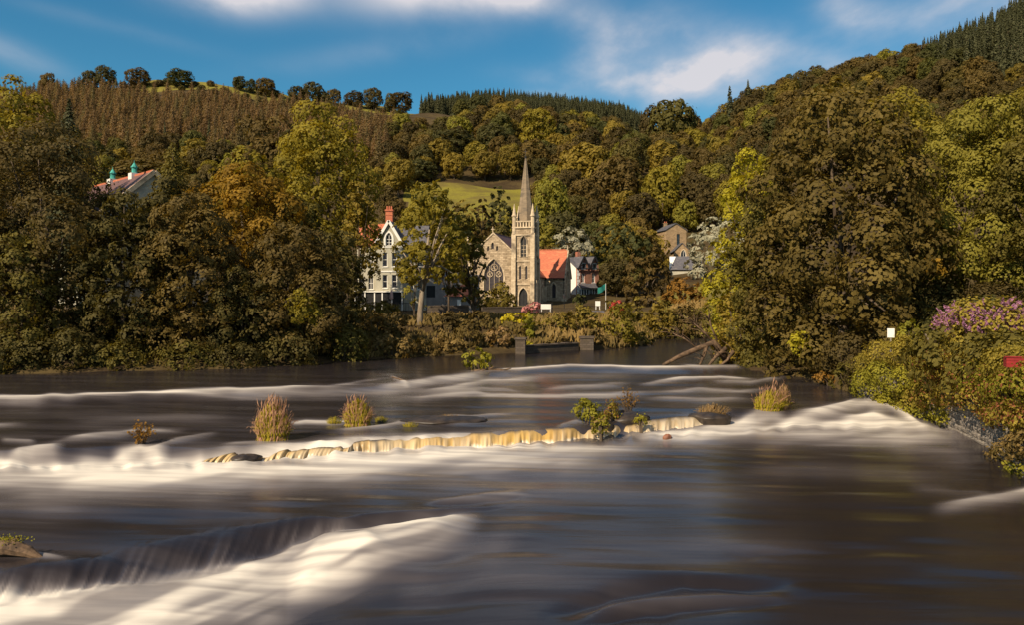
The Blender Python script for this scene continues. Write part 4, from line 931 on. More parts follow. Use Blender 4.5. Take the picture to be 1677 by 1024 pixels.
# ------------------------------------------------------------------ river walls, fences, street furniture on the far bank
def simple(name, label, cat, mb, mat, loc=(0, 0, 0), rz=0, group=None, smooth=False):
    o = mb.build(name, mat, None, loc, smooth); o.rotation_euler = (0, 0, rz); return tag(o, label, cat, group)
def run_wall(name, label, pts, h, t, mat, z0, cap=None):
    """low wall along plan points, with a coping stone course as a part"""
    r = empty(name, (pts[0][0], pts[0][1], z0), 0, label, 'wall'); o = Vector((pts[0][0], pts[0][1], 0)); m = MB(); c = MB()
    for (x0, y0), (x1, y1) in zip(pts[:-1], pts[1:]):
        a = Vector((x0, y0, 0)) - o; b = Vector((x1, y1, 0)) - o; L_ = (b-a).length; M = Matrix.Translation(a) @ Matrix.Rotation(math.atan2(b.y-a.y, b.x-a.x), 4, 'Z')
        m.box(0, L_-.004, 0, t, -3, h, M)
        n = max(1, int(L_/.9))
        for i in range(n): c.box(L_*i/n+.012, L_*(i+1)/n-.012, -.06, t+.06, h+.002, h+.14+.03*((i*7) % 3), M)
    m.build('masonry', mat, r); c.build('coping', cap or mat, r); return r
def pt(px, Y): return ((px-CX)/F*Y, Y)
run_wall('garden_wall', 'grey stone garden wall with a gateway below the outbuilding', [pt(700, 111), pt(768, 112)], 1.5, .4, wall_stone, 3.6)
run_wall('garden_wall', 'stone boundary wall running below the church front', [pt(790, 114), pt(838, 116), pt(905, 119)], 1.5, .4, wall_stone, 3.3)
run_wall('quay_wall', 'low river wall at the water edge between the two stone piers', [pt(862, 80.6), pt(900, 82.6), pt(948, 85.4)], .95, .6, wall_stone, .5)
run_wall('quay_wall', 'taller bank wall set back above the river wall right of the first pier', [pt(866, 87), pt(950, 91)], 1.1, .5, wall_stone, 1.7)
for k, (px, py0, py1, w, Y, lab) in enumerate(((852, 584, 554, 1.0, 79.6, 'square stone pier at the water edge nearest the yellow hedge'), (961, 578, 552, 1.45, 85.2, 'broad stone pier at the right end of the low river wall'))):
    b = P(px, py0, Y); h = P(px, py1, Y).z - b.z
    r = empty('stone_pier', b, R(-8), lab, 'pier')
    m = MB(); m.box(-w/2, w/2, 0, w, -1.2, h-.2); m.build('masonry', wall_stone, r); m = MB(); m.box(-w/2-.09, w/2+.09, -.09, w+.09, h-.197, h); m.build('capstone', wall_stone, r)
def railing(name, label, a, b, z, h, n, mat):
    a = Vector((*a, z)); b = Vector((*b, z)); r = empty(name, a, 0, label, 'railing'); d = b-a
    for zz in (.15, h):
        m = MB(); m.tube([Vector((0, 0, zz)), d+Vector((0, 0, zz))], .035, 5); m.build('rail', mat, r)
    for i in range(n+1):
        q = d*i/n; m = MB(); m.tube([q+Vector((0, 0, -.6)), q+Vector((0, 0, h+.1))], .05 if i % 6 == 0 else .025, 5); m.build('bar', mat, r)
railing('iron_railing', 'black iron railing in front of the cream house verandah', pt(584, 117), pt(690, 117), 4.2, 1.3, 40, dark_paint)
railing('iron_railing', 'dark railing on the wall below the church sign', pt(862, 118.8), pt(905, 119.8), 4.6, .9, 20, dark_paint)
def notice(name, label, px, py0, py1, w, Y, board_h, mat, posts=2, pm=None):
    b = P(px, py1, Y); t = P(px, py0, Y); h = t.z-b.z; r = empty(name, b, 0, label, 'sign')
    m = MB(); m.box(-w/2, w/2, -.03, .03, h-board_h, h); m.build('board', mat, r)
    for x in ((-w/2+.1, w/2-.1) if posts == 2 else (0,)):
        m = MB(); m.box(x-.05, x+.05, .033, .12, -1.5, h-.02); m.build('post', pm or mat, r)
notice('notice_board', 'white notice board on two posts in front of the church', 894, 498, 522, 1.5, 117, .75, white_paint)
notice('house_sign', 'white sign in front of the brick house bay windows', 979, 493, 516, .8, 128, .8, white_paint)
def lamp_post():
    b = P(924, 518, 132); r = empty('street_lamp', b, 0, 'black street lamp standing before the church side wall', 'street lamp')
    m = MB(); m.tube([(0, 0, -2), (0, 0, .6), (0, 0, .62), (0, 0, 3.0)], [.11, .11, .06, .05], 8); m.build('post', dark_paint, r)
    m = MB(); m.frustum(0, 0, 3.0, 3.5, .13, .24, 6); m.build('lantern', lead_glass, r); m = MB(); m.frustum(0, 0, 3.5, 3.78, .28, .04, 6); m.build('cap', dark_paint, r)
lamp_post()
def flag():
    b = P(992, 500, 128); r = empty('flag', b, R(20), 'green flag on a pole right of the brick house', 'flag')
    m = MB(); m.tube([(0, 0, -3), (0, 0, 3.6)], [.05, .03], 6); m.build('pole', white_paint, r)
    vs = []; fs = []
    for i in range(9):
        for j in range(5): vs.append((-.04-i*.17, .10*math.sin(i*.9+j*.3), 3.5-j*.24-i*.09+.03*math.sin(i)))
    for i in range(8):
        for j in range(4): fs.append((i*5+j, i*5+j+1, (i+1)*5+j+1, (i+1)*5+j))
    m = MB(); m.add(vs, fs); m.build('cloth', teal_m, r)
flag()
def parasol(px, py0, py1, Y, label):
    b = P(px, py1, Y); h = P(px, py0, Y).z - b.z; r = empty('parasol', b, 0, label, 'parasol')
    m = MB(); m.tube([(0, 0, -1), (0, 0, h)], .03, 6); m.build('pole', white_paint, r)
    m = MB(); k = 12; rr = [(.10, .35), (.22, .45), (.20, .7), (.12, .9), (.03, 1.0)]
    for (r0, f0), (r1, f1) in zip(rr[:-1], rr[1:]):
        vs = [((r0*(1+.25*(i % 2)))*math.cos(i*math.tau/k), (r0*(1+.25*(i % 2)))*math.sin(i*math.tau/k), f0*h) for i in range(k)] + [((r1*(1+.25*(i % 2)))*math.cos(i*math.tau/k), (r1*(1+.25*(i % 2)))*math.sin(i*math.tau/k), f1*h) for i in range(k)]
        m.add(vs, [(i, (i+1) % k, k+(i+1) % k, k+i) for i in range(k)])
    m.build('canopy', parasol_m, r)
parasol(641, 474, 500, 119, 'closed pale pink parasol in front of the cream house')
def shed():
    b = P(982, 546, 110); r = empty('garden_shed', b, R(10), 'slate-roofed grey shed among the shrubs below the white sign', 'shed')
    m = MB(); m.poly_prism([(-1.0, -1), (1.0, -1), (1.0, 1.6), (-1.0, 1.6)], 0, 2.2); m.build('wall', grey_render, r)
    slab(r, 'roof', slate, (-1.2, -.3, 1.55), (1.2, -.3, 1.55), (1.2, 2.0, 3.0), (-1.2, 2.0, 3.0), .12)
    for i in range(6):
        q = MB(); q.box(-.85+i*.3, -.62+i*.3, -.05, -.003, -.6, 1.25); q.build('plank', white_paint if i % 2 else grey_render, r)
shed()
for k, (px, lab) in enumerate(((1036, 'grey post on the bank between the small tree and the river bushes'), )):
    b = P(px, 545, 112); m = MB(); m.box(-.16, .16, -.16, .16, -1, 1.5); m.frustum(0, 0, 1.5, 1.75, .22, .03, 4, R(45)); simple('gate_post', lab, 'post', m, grey_render, b)

# ------------------------------------------------------------------ trees and shrubs
SEED = [100]
def rng_next(): SEED[0] += 1; return np.random.default_rng(SEED[0])
def near_tree(px, Y, top, bot, w, pal, label, lobes=34, flat=.7, cover=1.0, leaf=None, name='broadleaf_tree', trunk_m=None, trunk_r=None, limbs=6, bottom=-.55, airy=False, shape=1.0, cat='tree', clump=1.0, group=None, base=None, lean=0):
    """trunk, limbs and a crown of leaf clumps; px,top,bot,w give where the crown is seen"""
    rng = rng_next()
    if bot >= 585: Y = hit(px, bot) + 3.0 + max(0, w-150)*.02
    x = (px-CX)/F*Y; zg = zt(x, Y) if base is None else base
    zt_, zb_ = P(px, top, Y).z - zg, P(px, bot, Y).z - zg
    rad = w/2/F*Y; zc = (zt_+zb_)/2; rz = (zt_-zb_)/2
    r = empty(name, (x, Y, zg), 0, label, cat, group)
    lf = leaf or max(.15, .0040*Y)
    lb = crown_lobes(rad*1.02, zc, rz*1.04, lobes, rng, flat=flat, lobe=(.17, .30) if airy else ((.26, .42) if lobes < 60 else (.20, .36)), bottom=bottom)
    if airy: lb = lb[:-1]
    if shape != 1.0:
        f = np.clip((lb[:, 2]-zb_)/(zt_-zb_), 0, 1); k = 1 - (1-shape)*f; lb[:, 0] *= k; lb[:, 1] *= k; lb[:, 3:5] *= k[:, None]
    lb[:, 0] += lean
    area = (lb[:, 3]*lb[:, 4]*4*math.pi*.62).sum()
    rcl = max(.45, min(1.25, rad*.10))*clump; per = 15
    ncl = int(cover * area * 1.25 / (lf*lf*.5*per)); ncl = min(ncl, 3600)
    p, n, v = clumps(lb, ncl, per, rcl, rng, cover=.80 if not airy else .7)
    me = leaf_mesh('crown', p, n, lf*rng.uniform(.7, 1.3, len(p)), v, L[pal], rng)
    t = MB(); tr = trunk_r or max(.18, rad*.055)
    top_t = zb_ + (zt_-zb_)*.62; xs = [rng.uniform(-.35, .35)*rad*.15 for _ in range(4)]
    path = [(0, 0, -.8), (xs[0]*.3+lean*.05, 0, zb_*.4), (xs[1]+lean*.5, xs[2]*.5, zb_+(zt_-zb_)*.2), (xs[2]+lean, xs[3], top_t)]
    t.tube(path, [tr*1.25, tr, tr*.8, tr*.28], 8)
    t0 = t.build('trunk', trunk_m or bark, r, smooth=True)
    sel = rng.choice(len(lb), min(limbs, len(lb)), replace=False)
    for i in sel:
        b = MB(); c = lb[i]; f = rng.uniform(.15, .75); s = Vector(path[1]).lerp(Vector(path[3]), f); s.z = zb_*.55 + (top_t-zb_*.55)*f*.75; e = Vector((c[0], c[1], c[2]))
        if e.z < s.z - 1: s.z = max(zb_*.4, e.z - 1)
        mid = s.lerp(e, .5) + Vector((0, 0, .12*rad)); b.tube([s, mid, e], [tr*.5, tr*.33, tr*.12], 6); b.build('limb', trunk_m or bark, r, smooth=True)
    link('crown', me, r); return r
def shrub(px, bot, w, h, Y, pal, label, name='shrub', cat='shrub', lobes=9, leaf=None, z=None, cover=1.1, flat=.85, depth=.8, stem_m=None, accent=None, group=None, clump=1.0, boxy=0, stems=True):
    rng = rng_next()
    if z is None and Y < 128 and not px > 1400: Y = hit(px, bot) + depth*w/2/F*Y*.6
    b = P(px, bot, Y); zg = b.z if z is None else z
    if z is None and px < 1400 and river_sd([b.x], [Y])[0] > 0: zg = min(zg, zt(b.x, Y))
    rw = w/2/F*Y; hh = h/F*Y; lf = leaf or max(.13, .0038*Y)
    r = empty(name, (b.x, Y, zg), 0, label, cat, group)
    if boxy:
        lb = np.array([((i+.5)/lobes*2*rw-rw, rng.uniform(-.1, .1), hh*k, rw/lobes*1.5, rw*depth*.6+.2, hh*.34) for i in range(lobes) for k in (.3, .68)])
    else:
        lb = crown_lobes(rw, hh*.40, hh*.60, lobes, rng, lobe=(.36, .56), flat=flat*max(.5, min(1.4, hh/(2*rw)*1.6)), bottom=-.5)
        lb[:, 1] *= depth; lb[:, 4] *= depth
    area = (lb[:, 3]*lb[:, 5]*4*math.pi*.6).sum(); per = 12
    ncl = min(int(cover*area*1.3/(lf*lf*.5*per)) + 8, 1500)
    p, n, v = clumps(lb, ncl, per, max(.2, min(.7, rw*.2))*clump, rng); k = p[:, 2] > -.25; p, n, v = p[k], n[k], v[k]
    link('foliage', leaf_mesh('foliage', p, n, lf*rng.uniform(.7, 1.3, len(p)), v, L[pal], rng), r)
    if not stems: return r
    s = MB()
    for i in range(5):
        a = rng.uniform(0, math.tau); q = rng.uniform(.2, .6)*rw
        s.tube([(q*.2*math.cos(a), q*.2*math.sin(a), -.5), (q*.6*math.cos(a), q*.6*math.sin(a)*depth, hh*.35), (q*math.cos(a), q*math.sin(a)*depth, hh*.68)], [.05+.012*rw, .04, .015], 5)
    s.build('stem', stem_m or bark, r)
    if accent:
        pal2, frac = accent; m = max(4, int(len(p)*frac)); i = rng.choice(len(p), m, replace=False); i = i[np.argsort(-p[i, 2])][:m]
        link('blossom', leaf_mesh('blossom', p[i]*np.array([1.03, 1.05, 1.02]) + np.array([0, -.05, .05]), n[i], lf*rng.uniform(.7, 1.2, m), rng.uniform(0, 1, m), L[pal2], rng), r)
    return r

# --- left bank, back row first
near_tree(22, 112, 158, 330, 150, 'yellow_green', 'yellow-topped tree at the far left edge of the picture', lobes=40)
near_tree(-60, 100, 200, 470, 190, 'oak_gold', 'tree cut off by the left edge behind the dark bank trees', lobes=40)
near_tree(92, 92, 232, 480, 130, 'oak_dark', 'dark broadleaf tree below the tall ragged conifer', lobes=46, flat=.5)
def conifer(px, Y, top, bot, w, pal, label, n=9000, droop=.3, ragged=.5, power=.7):
    rng = rng_next(); x = (px-CX)/F*Y; zg = zt(x, Y); h = P(px, top, Y).z - zg; z0 = max(.05, (P(px, bot, Y).z-zg)/h)
    r = empty('conifer', (x, Y, zg), 0, label, 'tree')
    m = MB(); m.tube([(0, 0, -.8), (.1, 0, h*.5), (0, 0, h*.97)], [.45, .26, .05], 8); m.build('trunk', bark, r)
    link('crown', conifer_mesh('crown', h, w/2/F*Y, n, L[pal], rng, .0058*Y, droop, ragged, z0, power), r)
conifer(113, 90, 160, 420, 92, 'spruce', 'tall ragged dark conifer rising above the left bank trees')
conifer(283, 84, 232, 440, 92, 'olive', 'narrow ivy-hung conifer standing before the hall gable', power=.45, ragged=.4)
near_tree(440, 128, 198, 420, 150, 'oak_brown', 'brown-green tree half hidden behind the orange maple', lobes=30)
near_tree(528, 106, 198, 470, 186, 'yellow_green', 'tall yellow-green tree behind the orange-topped maple', lobes=62, flat=.62)
near_tree(400, 100, 258, 420, 130, 'yellow_green', 'lower yellow-green tree between the orange maple and the hall', lobes=30)
near_tree(588, 98, 305, 505, 76, 'oak_gold', 'olive tree standing at the left corner of the cream house', lobes=34)
near_tree(402, 88, 286, 470, 196, 'orange', 'maple with an orange-gold crown above the dark bank trees', lobes=52, flat=.55)
near_tree(478, 90, 330, 520, 130, 'olive', 'olive tree below the right side of the orange maple', lobes=36)
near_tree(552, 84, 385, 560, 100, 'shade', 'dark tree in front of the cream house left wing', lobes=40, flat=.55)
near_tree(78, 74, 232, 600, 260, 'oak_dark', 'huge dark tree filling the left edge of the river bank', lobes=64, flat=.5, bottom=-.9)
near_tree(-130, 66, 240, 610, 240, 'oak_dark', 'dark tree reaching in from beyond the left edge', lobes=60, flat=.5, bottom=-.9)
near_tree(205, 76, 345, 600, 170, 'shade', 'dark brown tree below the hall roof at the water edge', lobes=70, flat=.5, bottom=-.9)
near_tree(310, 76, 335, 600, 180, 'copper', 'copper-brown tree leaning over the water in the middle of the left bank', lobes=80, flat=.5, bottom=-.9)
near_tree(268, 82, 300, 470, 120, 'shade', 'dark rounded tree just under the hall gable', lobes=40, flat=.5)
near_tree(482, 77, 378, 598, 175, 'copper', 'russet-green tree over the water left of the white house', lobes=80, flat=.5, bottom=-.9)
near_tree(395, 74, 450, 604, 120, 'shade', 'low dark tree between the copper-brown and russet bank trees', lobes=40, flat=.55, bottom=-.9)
near_tree(36, 66.5, 388, 612, 130, 'olive', 'sunlit olive tree low at the left edge of the water', lobes=60, flat=.55, bottom=-.9)
shrub(496, 532, 58, 60, 59, 'yellow_green', 'bright yellow-green spray of leaves in the russet tree over the water', lobes=8, z=P(496, 532, 59).z, stems=False)
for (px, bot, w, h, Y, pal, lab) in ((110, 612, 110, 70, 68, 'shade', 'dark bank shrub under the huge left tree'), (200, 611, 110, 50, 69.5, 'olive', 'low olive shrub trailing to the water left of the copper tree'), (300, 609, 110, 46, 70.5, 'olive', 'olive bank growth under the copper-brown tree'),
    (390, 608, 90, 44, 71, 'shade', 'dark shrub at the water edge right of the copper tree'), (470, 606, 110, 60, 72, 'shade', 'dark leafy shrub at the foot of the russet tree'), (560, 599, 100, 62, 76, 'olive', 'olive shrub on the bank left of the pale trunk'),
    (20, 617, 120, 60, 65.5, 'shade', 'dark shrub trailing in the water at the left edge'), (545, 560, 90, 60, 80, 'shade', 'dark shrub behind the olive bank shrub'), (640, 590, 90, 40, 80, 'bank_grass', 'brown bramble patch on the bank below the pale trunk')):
    shrub(px, bot, w, h, Y, pal, lab, lobes=12)

# --- the two airy bank trees
near_tree(688, 87.5, 308, 486, 138, 'yellow_green', 'airy sunlit tree with a pale bare trunk in front of the cream house', lobes=60, airy=True, trunk_m=bark_pale, trunk_r=.34, limbs=14, bottom=-.7, flat=.62, cover=.9, clump=.8, lean=1.1, shape=.78)
near_tree(783, 92, 362, 520, 86, 'olive', 'darker spreading tree beside the church window', lobes=46, airy=True, trunk_r=.38, limbs=12, bottom=-.6, flat=.6, cover=.9, clump=.8, lean=-1.5)
near_tree(735, 96, 372, 480, 96, 'yellow_green', 'thin yellow-green tree between the pale trunk tree and the church', lobes=34, airy=True, trunk_r=.14, limbs=8, flat=.6, clump=.8)
near_tree(678, 97, 440, 520, 34, 'oak_gold', 'slender young tree leaning against the pale trunk tree', lobes=16, airy=True, trunk_r=.12, limbs=4)

# --- far bank planting round the church
def hedge(px, bot, w, h, Y, pal, top_pal, label, n=6):
    r = shrub(px, bot, w, h, Y, pal, label, 'hedge', 'hedge', lobes=n, boxy=1, depth=.35, cover=1.3)
    return r
hedge(733, 508, 40, 34, 118, 'rust', None, 'clipped brown beech hedge below the grey outbuilding')
hedge(732, 477, 44, 9, 118.2, 'hedge_yellow', None, 'bright yellow leaf strip added as the sunlit top of the beech hedge')  # the hedge's sunlit top, put into a separate strip of yellow leaves
hedge(843, 534, 42, 20, 108, 'hedge_yellow', None, 'bright yellow clipped hedge below the church door')
hedge(800, 508, 70, 20, 122, 'hedge', None, 'clipped green hedge in front of the church window')
for a in ((872, 519, 44, 22, 121, 'pink', 'pink flowering bush below the church tower'), (820, 512, 60, 46, 118, 'hedge', 'spreading shrub in front of the church tower left corner'), (866, 562, 40, 46, 104, 'fern', 'fresh green shrub right below the yellow hedge'),
    (868, 578, 26, 18, 93.5, 'lime', 'small bright green plant beside the first pier'), (905, 548, 50, 30, 106, 'hedge', 'green-gold shrub on the bank wall left of the broad pier'), (925, 548, 46, 36, 108, 'oak_gold', 'round golden-brown shrub left of the shed'), (958, 546, 56, 44, 106, 'hedge', 'golden shrub behind the broad pier'),
    (1014, 566, 74, 66, 106, 'yellow_green', 'yellow-green willow bush by the water right of the shed'), (1010, 520, 30, 26, 124, 'red', 'red flowering shrub right of the white sign'), (1040, 530, 40, 40, 121, 'hedge', 'light green small bush before the round tree'), (1078, 556, 64, 62, 114, 'oak_gold', 'olive river bush under the round brown tree'),
    (1120, 558, 80, 56, 116, 'oak_brown', 'dark river bush in the bend under the rust tree'), (1052, 564, 40, 18, 108, 'hedge', 'low green plants at the waterline in the bend'), (950, 500, 30, 22, 140, 'oak_dark', 'dark bush in front of the brick house'), (905, 528, 34, 12, 128, 'oak_brown', 'low brown shrub beneath the notice board'),
    (1000, 500, 22, 18, 128, 'hedge', 'small pale bush under the green flag'), (975, 566, 40, 24, 104, 'oak_dark', 'dark shrub just right of the broad pier'),
    (642, 554, 56, 40, 92, 'oak_dark', 'dark round shrub left of the pale trunk'), (734, 554, 52, 40, 95, 'oak_dark', 'dark round shrub right of the pale trunk'), (625, 520, 70, 26, 106, 'hedge', 'sunlit green hedge growth below the iron railing'), (768, 572, 60, 44, 91, 'copper', 'reddish-brown shrub under the church window tree'),
    (815, 574, 50, 36, 92, 'straw', 'dry straw-coloured bush left of the first pier'), (735, 582, 60, 30, 88.5, 'bank_grass', 'brown bramble mound by the water below the church tree'), (690, 586, 60, 26, 86, 'oak_brown', 'low brown mound at the foot of the pale trunk'), (910, 575, 60, 24, 98, 'bank_grass', 'brown growth hanging over the river wall'),
    (845, 560, 44, 22, 99, 'oak_brown', 'brown shrub under the yellow hedge'), (612, 556, 60, 44, 88, 'oak_brown', 'brown shrub below the white house at the left'), (1150, 540, 50, 36, 122, 'olive', 'olive bush under the right trees at the river bend'), (790, 540, 44, 30, 103, 'copper', 'russet shrub against the boundary wall')):
    shrub(a[0], a[1], a[2], a[3], a[4], a[5], a[6], lobes=9)
near_tree(1058, 137, 412, 515, 84, 'oak_brown', 'round brown-green tree on the bank right of the flag', lobes=40, flat=.7)
near_tree(1120, 134, 458, 522, 74, 'rust', 'rust-orange round tree below the white cottage', lobes=30, flat=.6)
near_tree(1016, 160, 405, 500, 76, 'oak_brown', 'brown tree just behind the brick house', lobes=30)
near_tree(1015, 178, 372, 470, 110, 'oak_dark', 'dark tree on the slope behind the brick house roof', lobes=34)
near_tree(818, 205, 310, 420, 70, 'oak_dark', 'dark tree behind the church gable in front of the meadow', lobes=34, shape=.75)
near_tree(936, 172, 377, 450, 82, 'silver', 'silvery willow behind the red church roof', lobes=26, flat=.8, name='willow_tree')
near_tree(1176, 174, 362, 480, 108, 'silver', 'large silvery willow right of the white cottage', lobes=44, flat=.7, name='willow_tree')
near_tree(1050, 205, 380, 460, 100, 'oak_gold', 'olive-gold tree in front of the highest stone house', lobes=34)
near_tree(790, 202, 334, 410, 56, 'oak_brown', 'brown tree at the lower edge of the meadow left of the spire', lobes=22)
near_tree(738, 198, 338, 410, 54, 'oak_dark', 'dark tree at the lower edge of the meadow above the thin yellow-green tree', lobes=22)
near_tree(760, 200, 330, 400, 50, 'oak_gold', 'small golden tree at the left foot of the meadow', lobes=20)
near_tree(884, 180, 402, 470, 34, 'oak_gold', 'golden-green tree right behind the spire', lobes=20)

# --- right bank
near_tree(1462, 84, 168, 330, 170, 'yellow_green', 'golden-green tree top showing behind the huge right tree', lobes=40)
near_tree(1226, 78.5, 258, 420, 96, 'lime', 'bright yellow-green tree at the left shoulder of the huge right tree', lobes=26, flat=.7, airy=False)
near_tree(1370, 86, 150, 300, 130, 'oak_gold', 'gold-tipped tree top above the huge right tree', lobes=30)
near_tree(1378, 73.5, 176, 604, 300, 'chestnut', 'huge dark brown-green tree overhanging the right bank', lobes=104, leaf=.36, flat=.48, bottom=-.95)
near_tree(1262, 74, 330, 604, 140, 'olive', 'olive tree leaning over the water left of the huge tree', lobes=80, flat=.45, bottom=-.95)
near_tree(1195, 78, 392, 570, 92, 'lime', 'yellow-green tree overhanging the river bend', lobes=40, flat=.6, bottom=-.8)
near_tree(1212, 75, 480, 602, 90, 'oak_gold', 'golden-green low tree touching the water by the dead branches', lobes=40, flat=.6, bottom=-.9)
near_tree(1610, 62, 178, 520, 240, 'oak_gold', 'tall golden olive tree at the right edge', lobes=66, flat=.5, bottom=-.7)
near_tree(1500, 66, 330, 560, 150, 'chestnut', 'dark brown-green tree between the huge tree and the right edge tree', lobes=60, flat=.45, bottom=-.8)
near_tree(1740, 56, 150, 520, 230, 'olive', 'tree reaching in from beyond the right edge', lobes=60, flat=.5)
shrub(1527, 452, 46, 30, 57, 'orange', 'orange autumn spray low in the dark tree at the right', lobes=6, stems=False)
shrub(1300, 605, 120, 60, 68.5, 'olive', 'shrub trailing in the water under the huge right tree', lobes=14)
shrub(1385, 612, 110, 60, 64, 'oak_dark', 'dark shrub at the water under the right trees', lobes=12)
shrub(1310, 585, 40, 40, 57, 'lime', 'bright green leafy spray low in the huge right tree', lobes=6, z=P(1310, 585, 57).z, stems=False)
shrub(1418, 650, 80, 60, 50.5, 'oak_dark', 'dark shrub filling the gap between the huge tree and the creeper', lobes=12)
shrub(1388, 640, 60, 46, 53, 'olive', 'olive shrub on the bank slope left of the creeper', lobes=9)
shrub(1362, 630, 60, 20, 57.5, 'rust', 'low reddish weeds on the bank by the quiet water', lobes=6)
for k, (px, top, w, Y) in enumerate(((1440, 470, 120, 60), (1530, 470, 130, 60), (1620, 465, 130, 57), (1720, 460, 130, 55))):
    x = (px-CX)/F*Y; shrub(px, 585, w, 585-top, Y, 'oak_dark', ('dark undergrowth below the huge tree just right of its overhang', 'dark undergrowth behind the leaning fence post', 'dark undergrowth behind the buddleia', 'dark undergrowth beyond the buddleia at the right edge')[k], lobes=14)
# ------------------------------------------------------------------ right bank wall and its plants
def river_wall():
    a = G(1405, 650, .55); b = G(1530, 690, .1); c = G(1612, 727, .1); d = G(1690, 790, .1); e = Vector((18.2, 19, .1)); f = Vector((17.8, -20, .1))
    pts = [a, b, c, d, e, f]; r = empty('stone_wall', (b.x, b.y, 0), 0, 'old stone river wall along the right bank, mostly hidden by creeper', 'wall'); o = Vector((b.x, b.y, 0))
    m = MB(); rs = random.Random(4); stones = []
    protos = []
    for k in range(7):
        q = MB(); w, h = 1.0, 1.0; j = lambda s=.10: rs.uniform(-s, s)
        fr = [(-.5+j(), -.32+j(.05), -.5+j()), (.5+j(), -.32+j(.05), -.5+j()), (.5+j(), -.32+j(.05), .5+j()), (-.5+j(), -.32+j(.05), .5+j())]
        bk = [(-.5, .5, -.5), (.5, .5, -.5), (.5, .5, .5), (-.5, .5, .5)]; ce = (j(.1), -.5, j(.1))
        q.add(fr + bk + [ce], [(0,1,8), (1,2,8), (2,3,8), (3,0,8), (0,4,5,1), (1,5,6,2), (2,6,7,3), (3,7,4,0)]); protos.append(q.mesh('stone', rubble))
    H = 2.7; n = 0
    for i in range(len(pts)-1):
        p0, p1 = pts[i], pts[i+1]; dv = p1-p0; L_ = Vector((dv.x, dv.y, 0)).length; ang = math.atan2(dv.y, dv.x)
        M = Matrix.Translation(Vector((p0.x, p0.y, 0))-o) @ Matrix.Rotation(ang, 4, 'Z')
        # the land lies to the left of a walk from the river end towards the camera
        m.box(0, L_-.004, .10, 1.0, -1.5, H, M)
        if i in (0, 1, 2):
            z = -.1
            while z < (2.6 if i else 2.0):
                h = rs.uniform(.22, .36); x = rs.uniform(-.2, 0)
                while x < L_ and n < 290:
                    w = rs.uniform(.32, .75)
                    s = link('stone', rs.choice(protos), r); s.matrix_local = M @ Matrix.Translation((x+w/2, .10, z+h/2)) @ Matrix.Diagonal((w*.95, .26, h*.93, 1)); n += 1
                    x += w
                z += h
    m.build('wall_core', mortar_m, r)
    return r
river_wall()
def PW(px, py, off=.15):
    return P(px, py, float(np.interp(px, [1380, 1405, 1530, 1612, 1690], [51, 48.9, 42.4, 36, 28.7])) - off)
def ivy_on(pts, rad, pal, label, name='creeper', n=10, cover=1.15, accent=None, leaf=.135, cat='creeper'):
    rng = rng_next(); c = sum((Vector(p) for p in pts), Vector())/len(pts); r = empty(name, (c.x, c.y, c.z), 0, label, cat)
    lb = []
    for i in range(n):
        f = i/(n-1)*(len(pts)-1); k = min(int(f), len(pts)-2); p = Vector(pts[k]).lerp(Vector(pts[k+1]), f-k) - c
        q = rad*rng.uniform(.75, 1.25); lb.append((p.x+rng.uniform(-.25, .25)*rad, p.y+rng.uniform(-.3, .3)*rad, p.z+rng.uniform(-.3, .3)*rad, q, q, q*rng.uniform(.6, .9)))
    lb = np.array(lb); area = (lb[:, 3]*lb[:, 5]*4*math.pi*.6).sum(); per = 12; ncl = min(int(cover*area*1.4/(leaf*leaf*.5*per)), 2600)
    p, nn, v = clumps(lb, ncl, per, .32, rng, cover=.75)
    link('foliage', leaf_mesh('foliage', p, nn, leaf*rng.uniform(.65, 1.35, len(p)), v, L[pal], rng), r)
    s = MB()
    for i in range(0, n-1): s.tube([lb[i, :3]+np.array([.3, .4, -.3]), (lb[i, :3]+lb[i+1, :3])/2+np.array([.3, .4, -.1]), lb[i+1, :3]+np.array([.3, .4, 0])], .03, 4)
    s.build('stem', bark, r)
    if accent:
        m = int(len(p)*accent[1]); i = rng.choice(len(p), m, replace=False)
        link('red_leaves', leaf_mesh('red_leaves', p[i]*1.02 + np.array([-.04, -.06, .03]), nn[i], leaf*rng.uniform(.7, 1.2, m), rng.uniform(0, 1, m), L[accent[0]], rng), r)
    return r
ivy_on([PW(1425, 640), PW(1450, 610), PW(1490, 640), PW(1500, 600)], 1.0, 'fern', 'ferny green growth over the far end of the river wall', n=12)
ivy_on([PW(1420, 600), PW(1460, 578), PW(1510, 570)], .95, 'creeper', 'yellow-green creeper on top of the far end of the wall', n=10)
ivy_on([PW(1450, 655), PW(1490, 670), PW(1520, 680)], .6, 'fern', 'green weeds hanging at the waterline at the far end of the wall', n=8)
ivy_on([PW(1510, 610), PW(1560, 600), PW(1600, 620)], .95, 'creeper', 'sunlit creeper along the wall top beneath the buddleia', n=12, accent=('creeper_red', .22))
ivy_on([PW(1530, 650), PW(1575, 645), PW(1620, 660)], .72, 'creeper', 'creeper hanging half way down the wall face', n=10, accent=('creeper_red', .22))
ivy_on([PW(1610, 620), PW(1650, 640), PW(1690, 630)], .85, 'fern', 'green leafy creeper at the right edge of the wall', n=10, accent=('creeper_red', .22))
ivy_on([PW(1625, 678), PW(1655, 680), PW(1690, 690)], .65, 'creeper', 'red-flecked creeper low on the wall at the right edge', n=9, accent=('creeper_red', .3))
ivy_on([PW(1525, 672), PW(1550, 690), PW(1545, 660)], .42, 'fern', 'small green bush rooted at the foot of the wall', n=6)
ivy_on([PW(1480, 640), PW(1500, 660), PW(1512, 640)], .7, 'creeper', 'pale creeper curtain over the middle of the wall end', n=8)
ivy_on([PW(1640, 752), PW(1670, 745), PW(1690, 720)], .62, 'bank_grass', 'brown-gold bush at the foot of the wall by the right edge', n=8, cover=1.0)
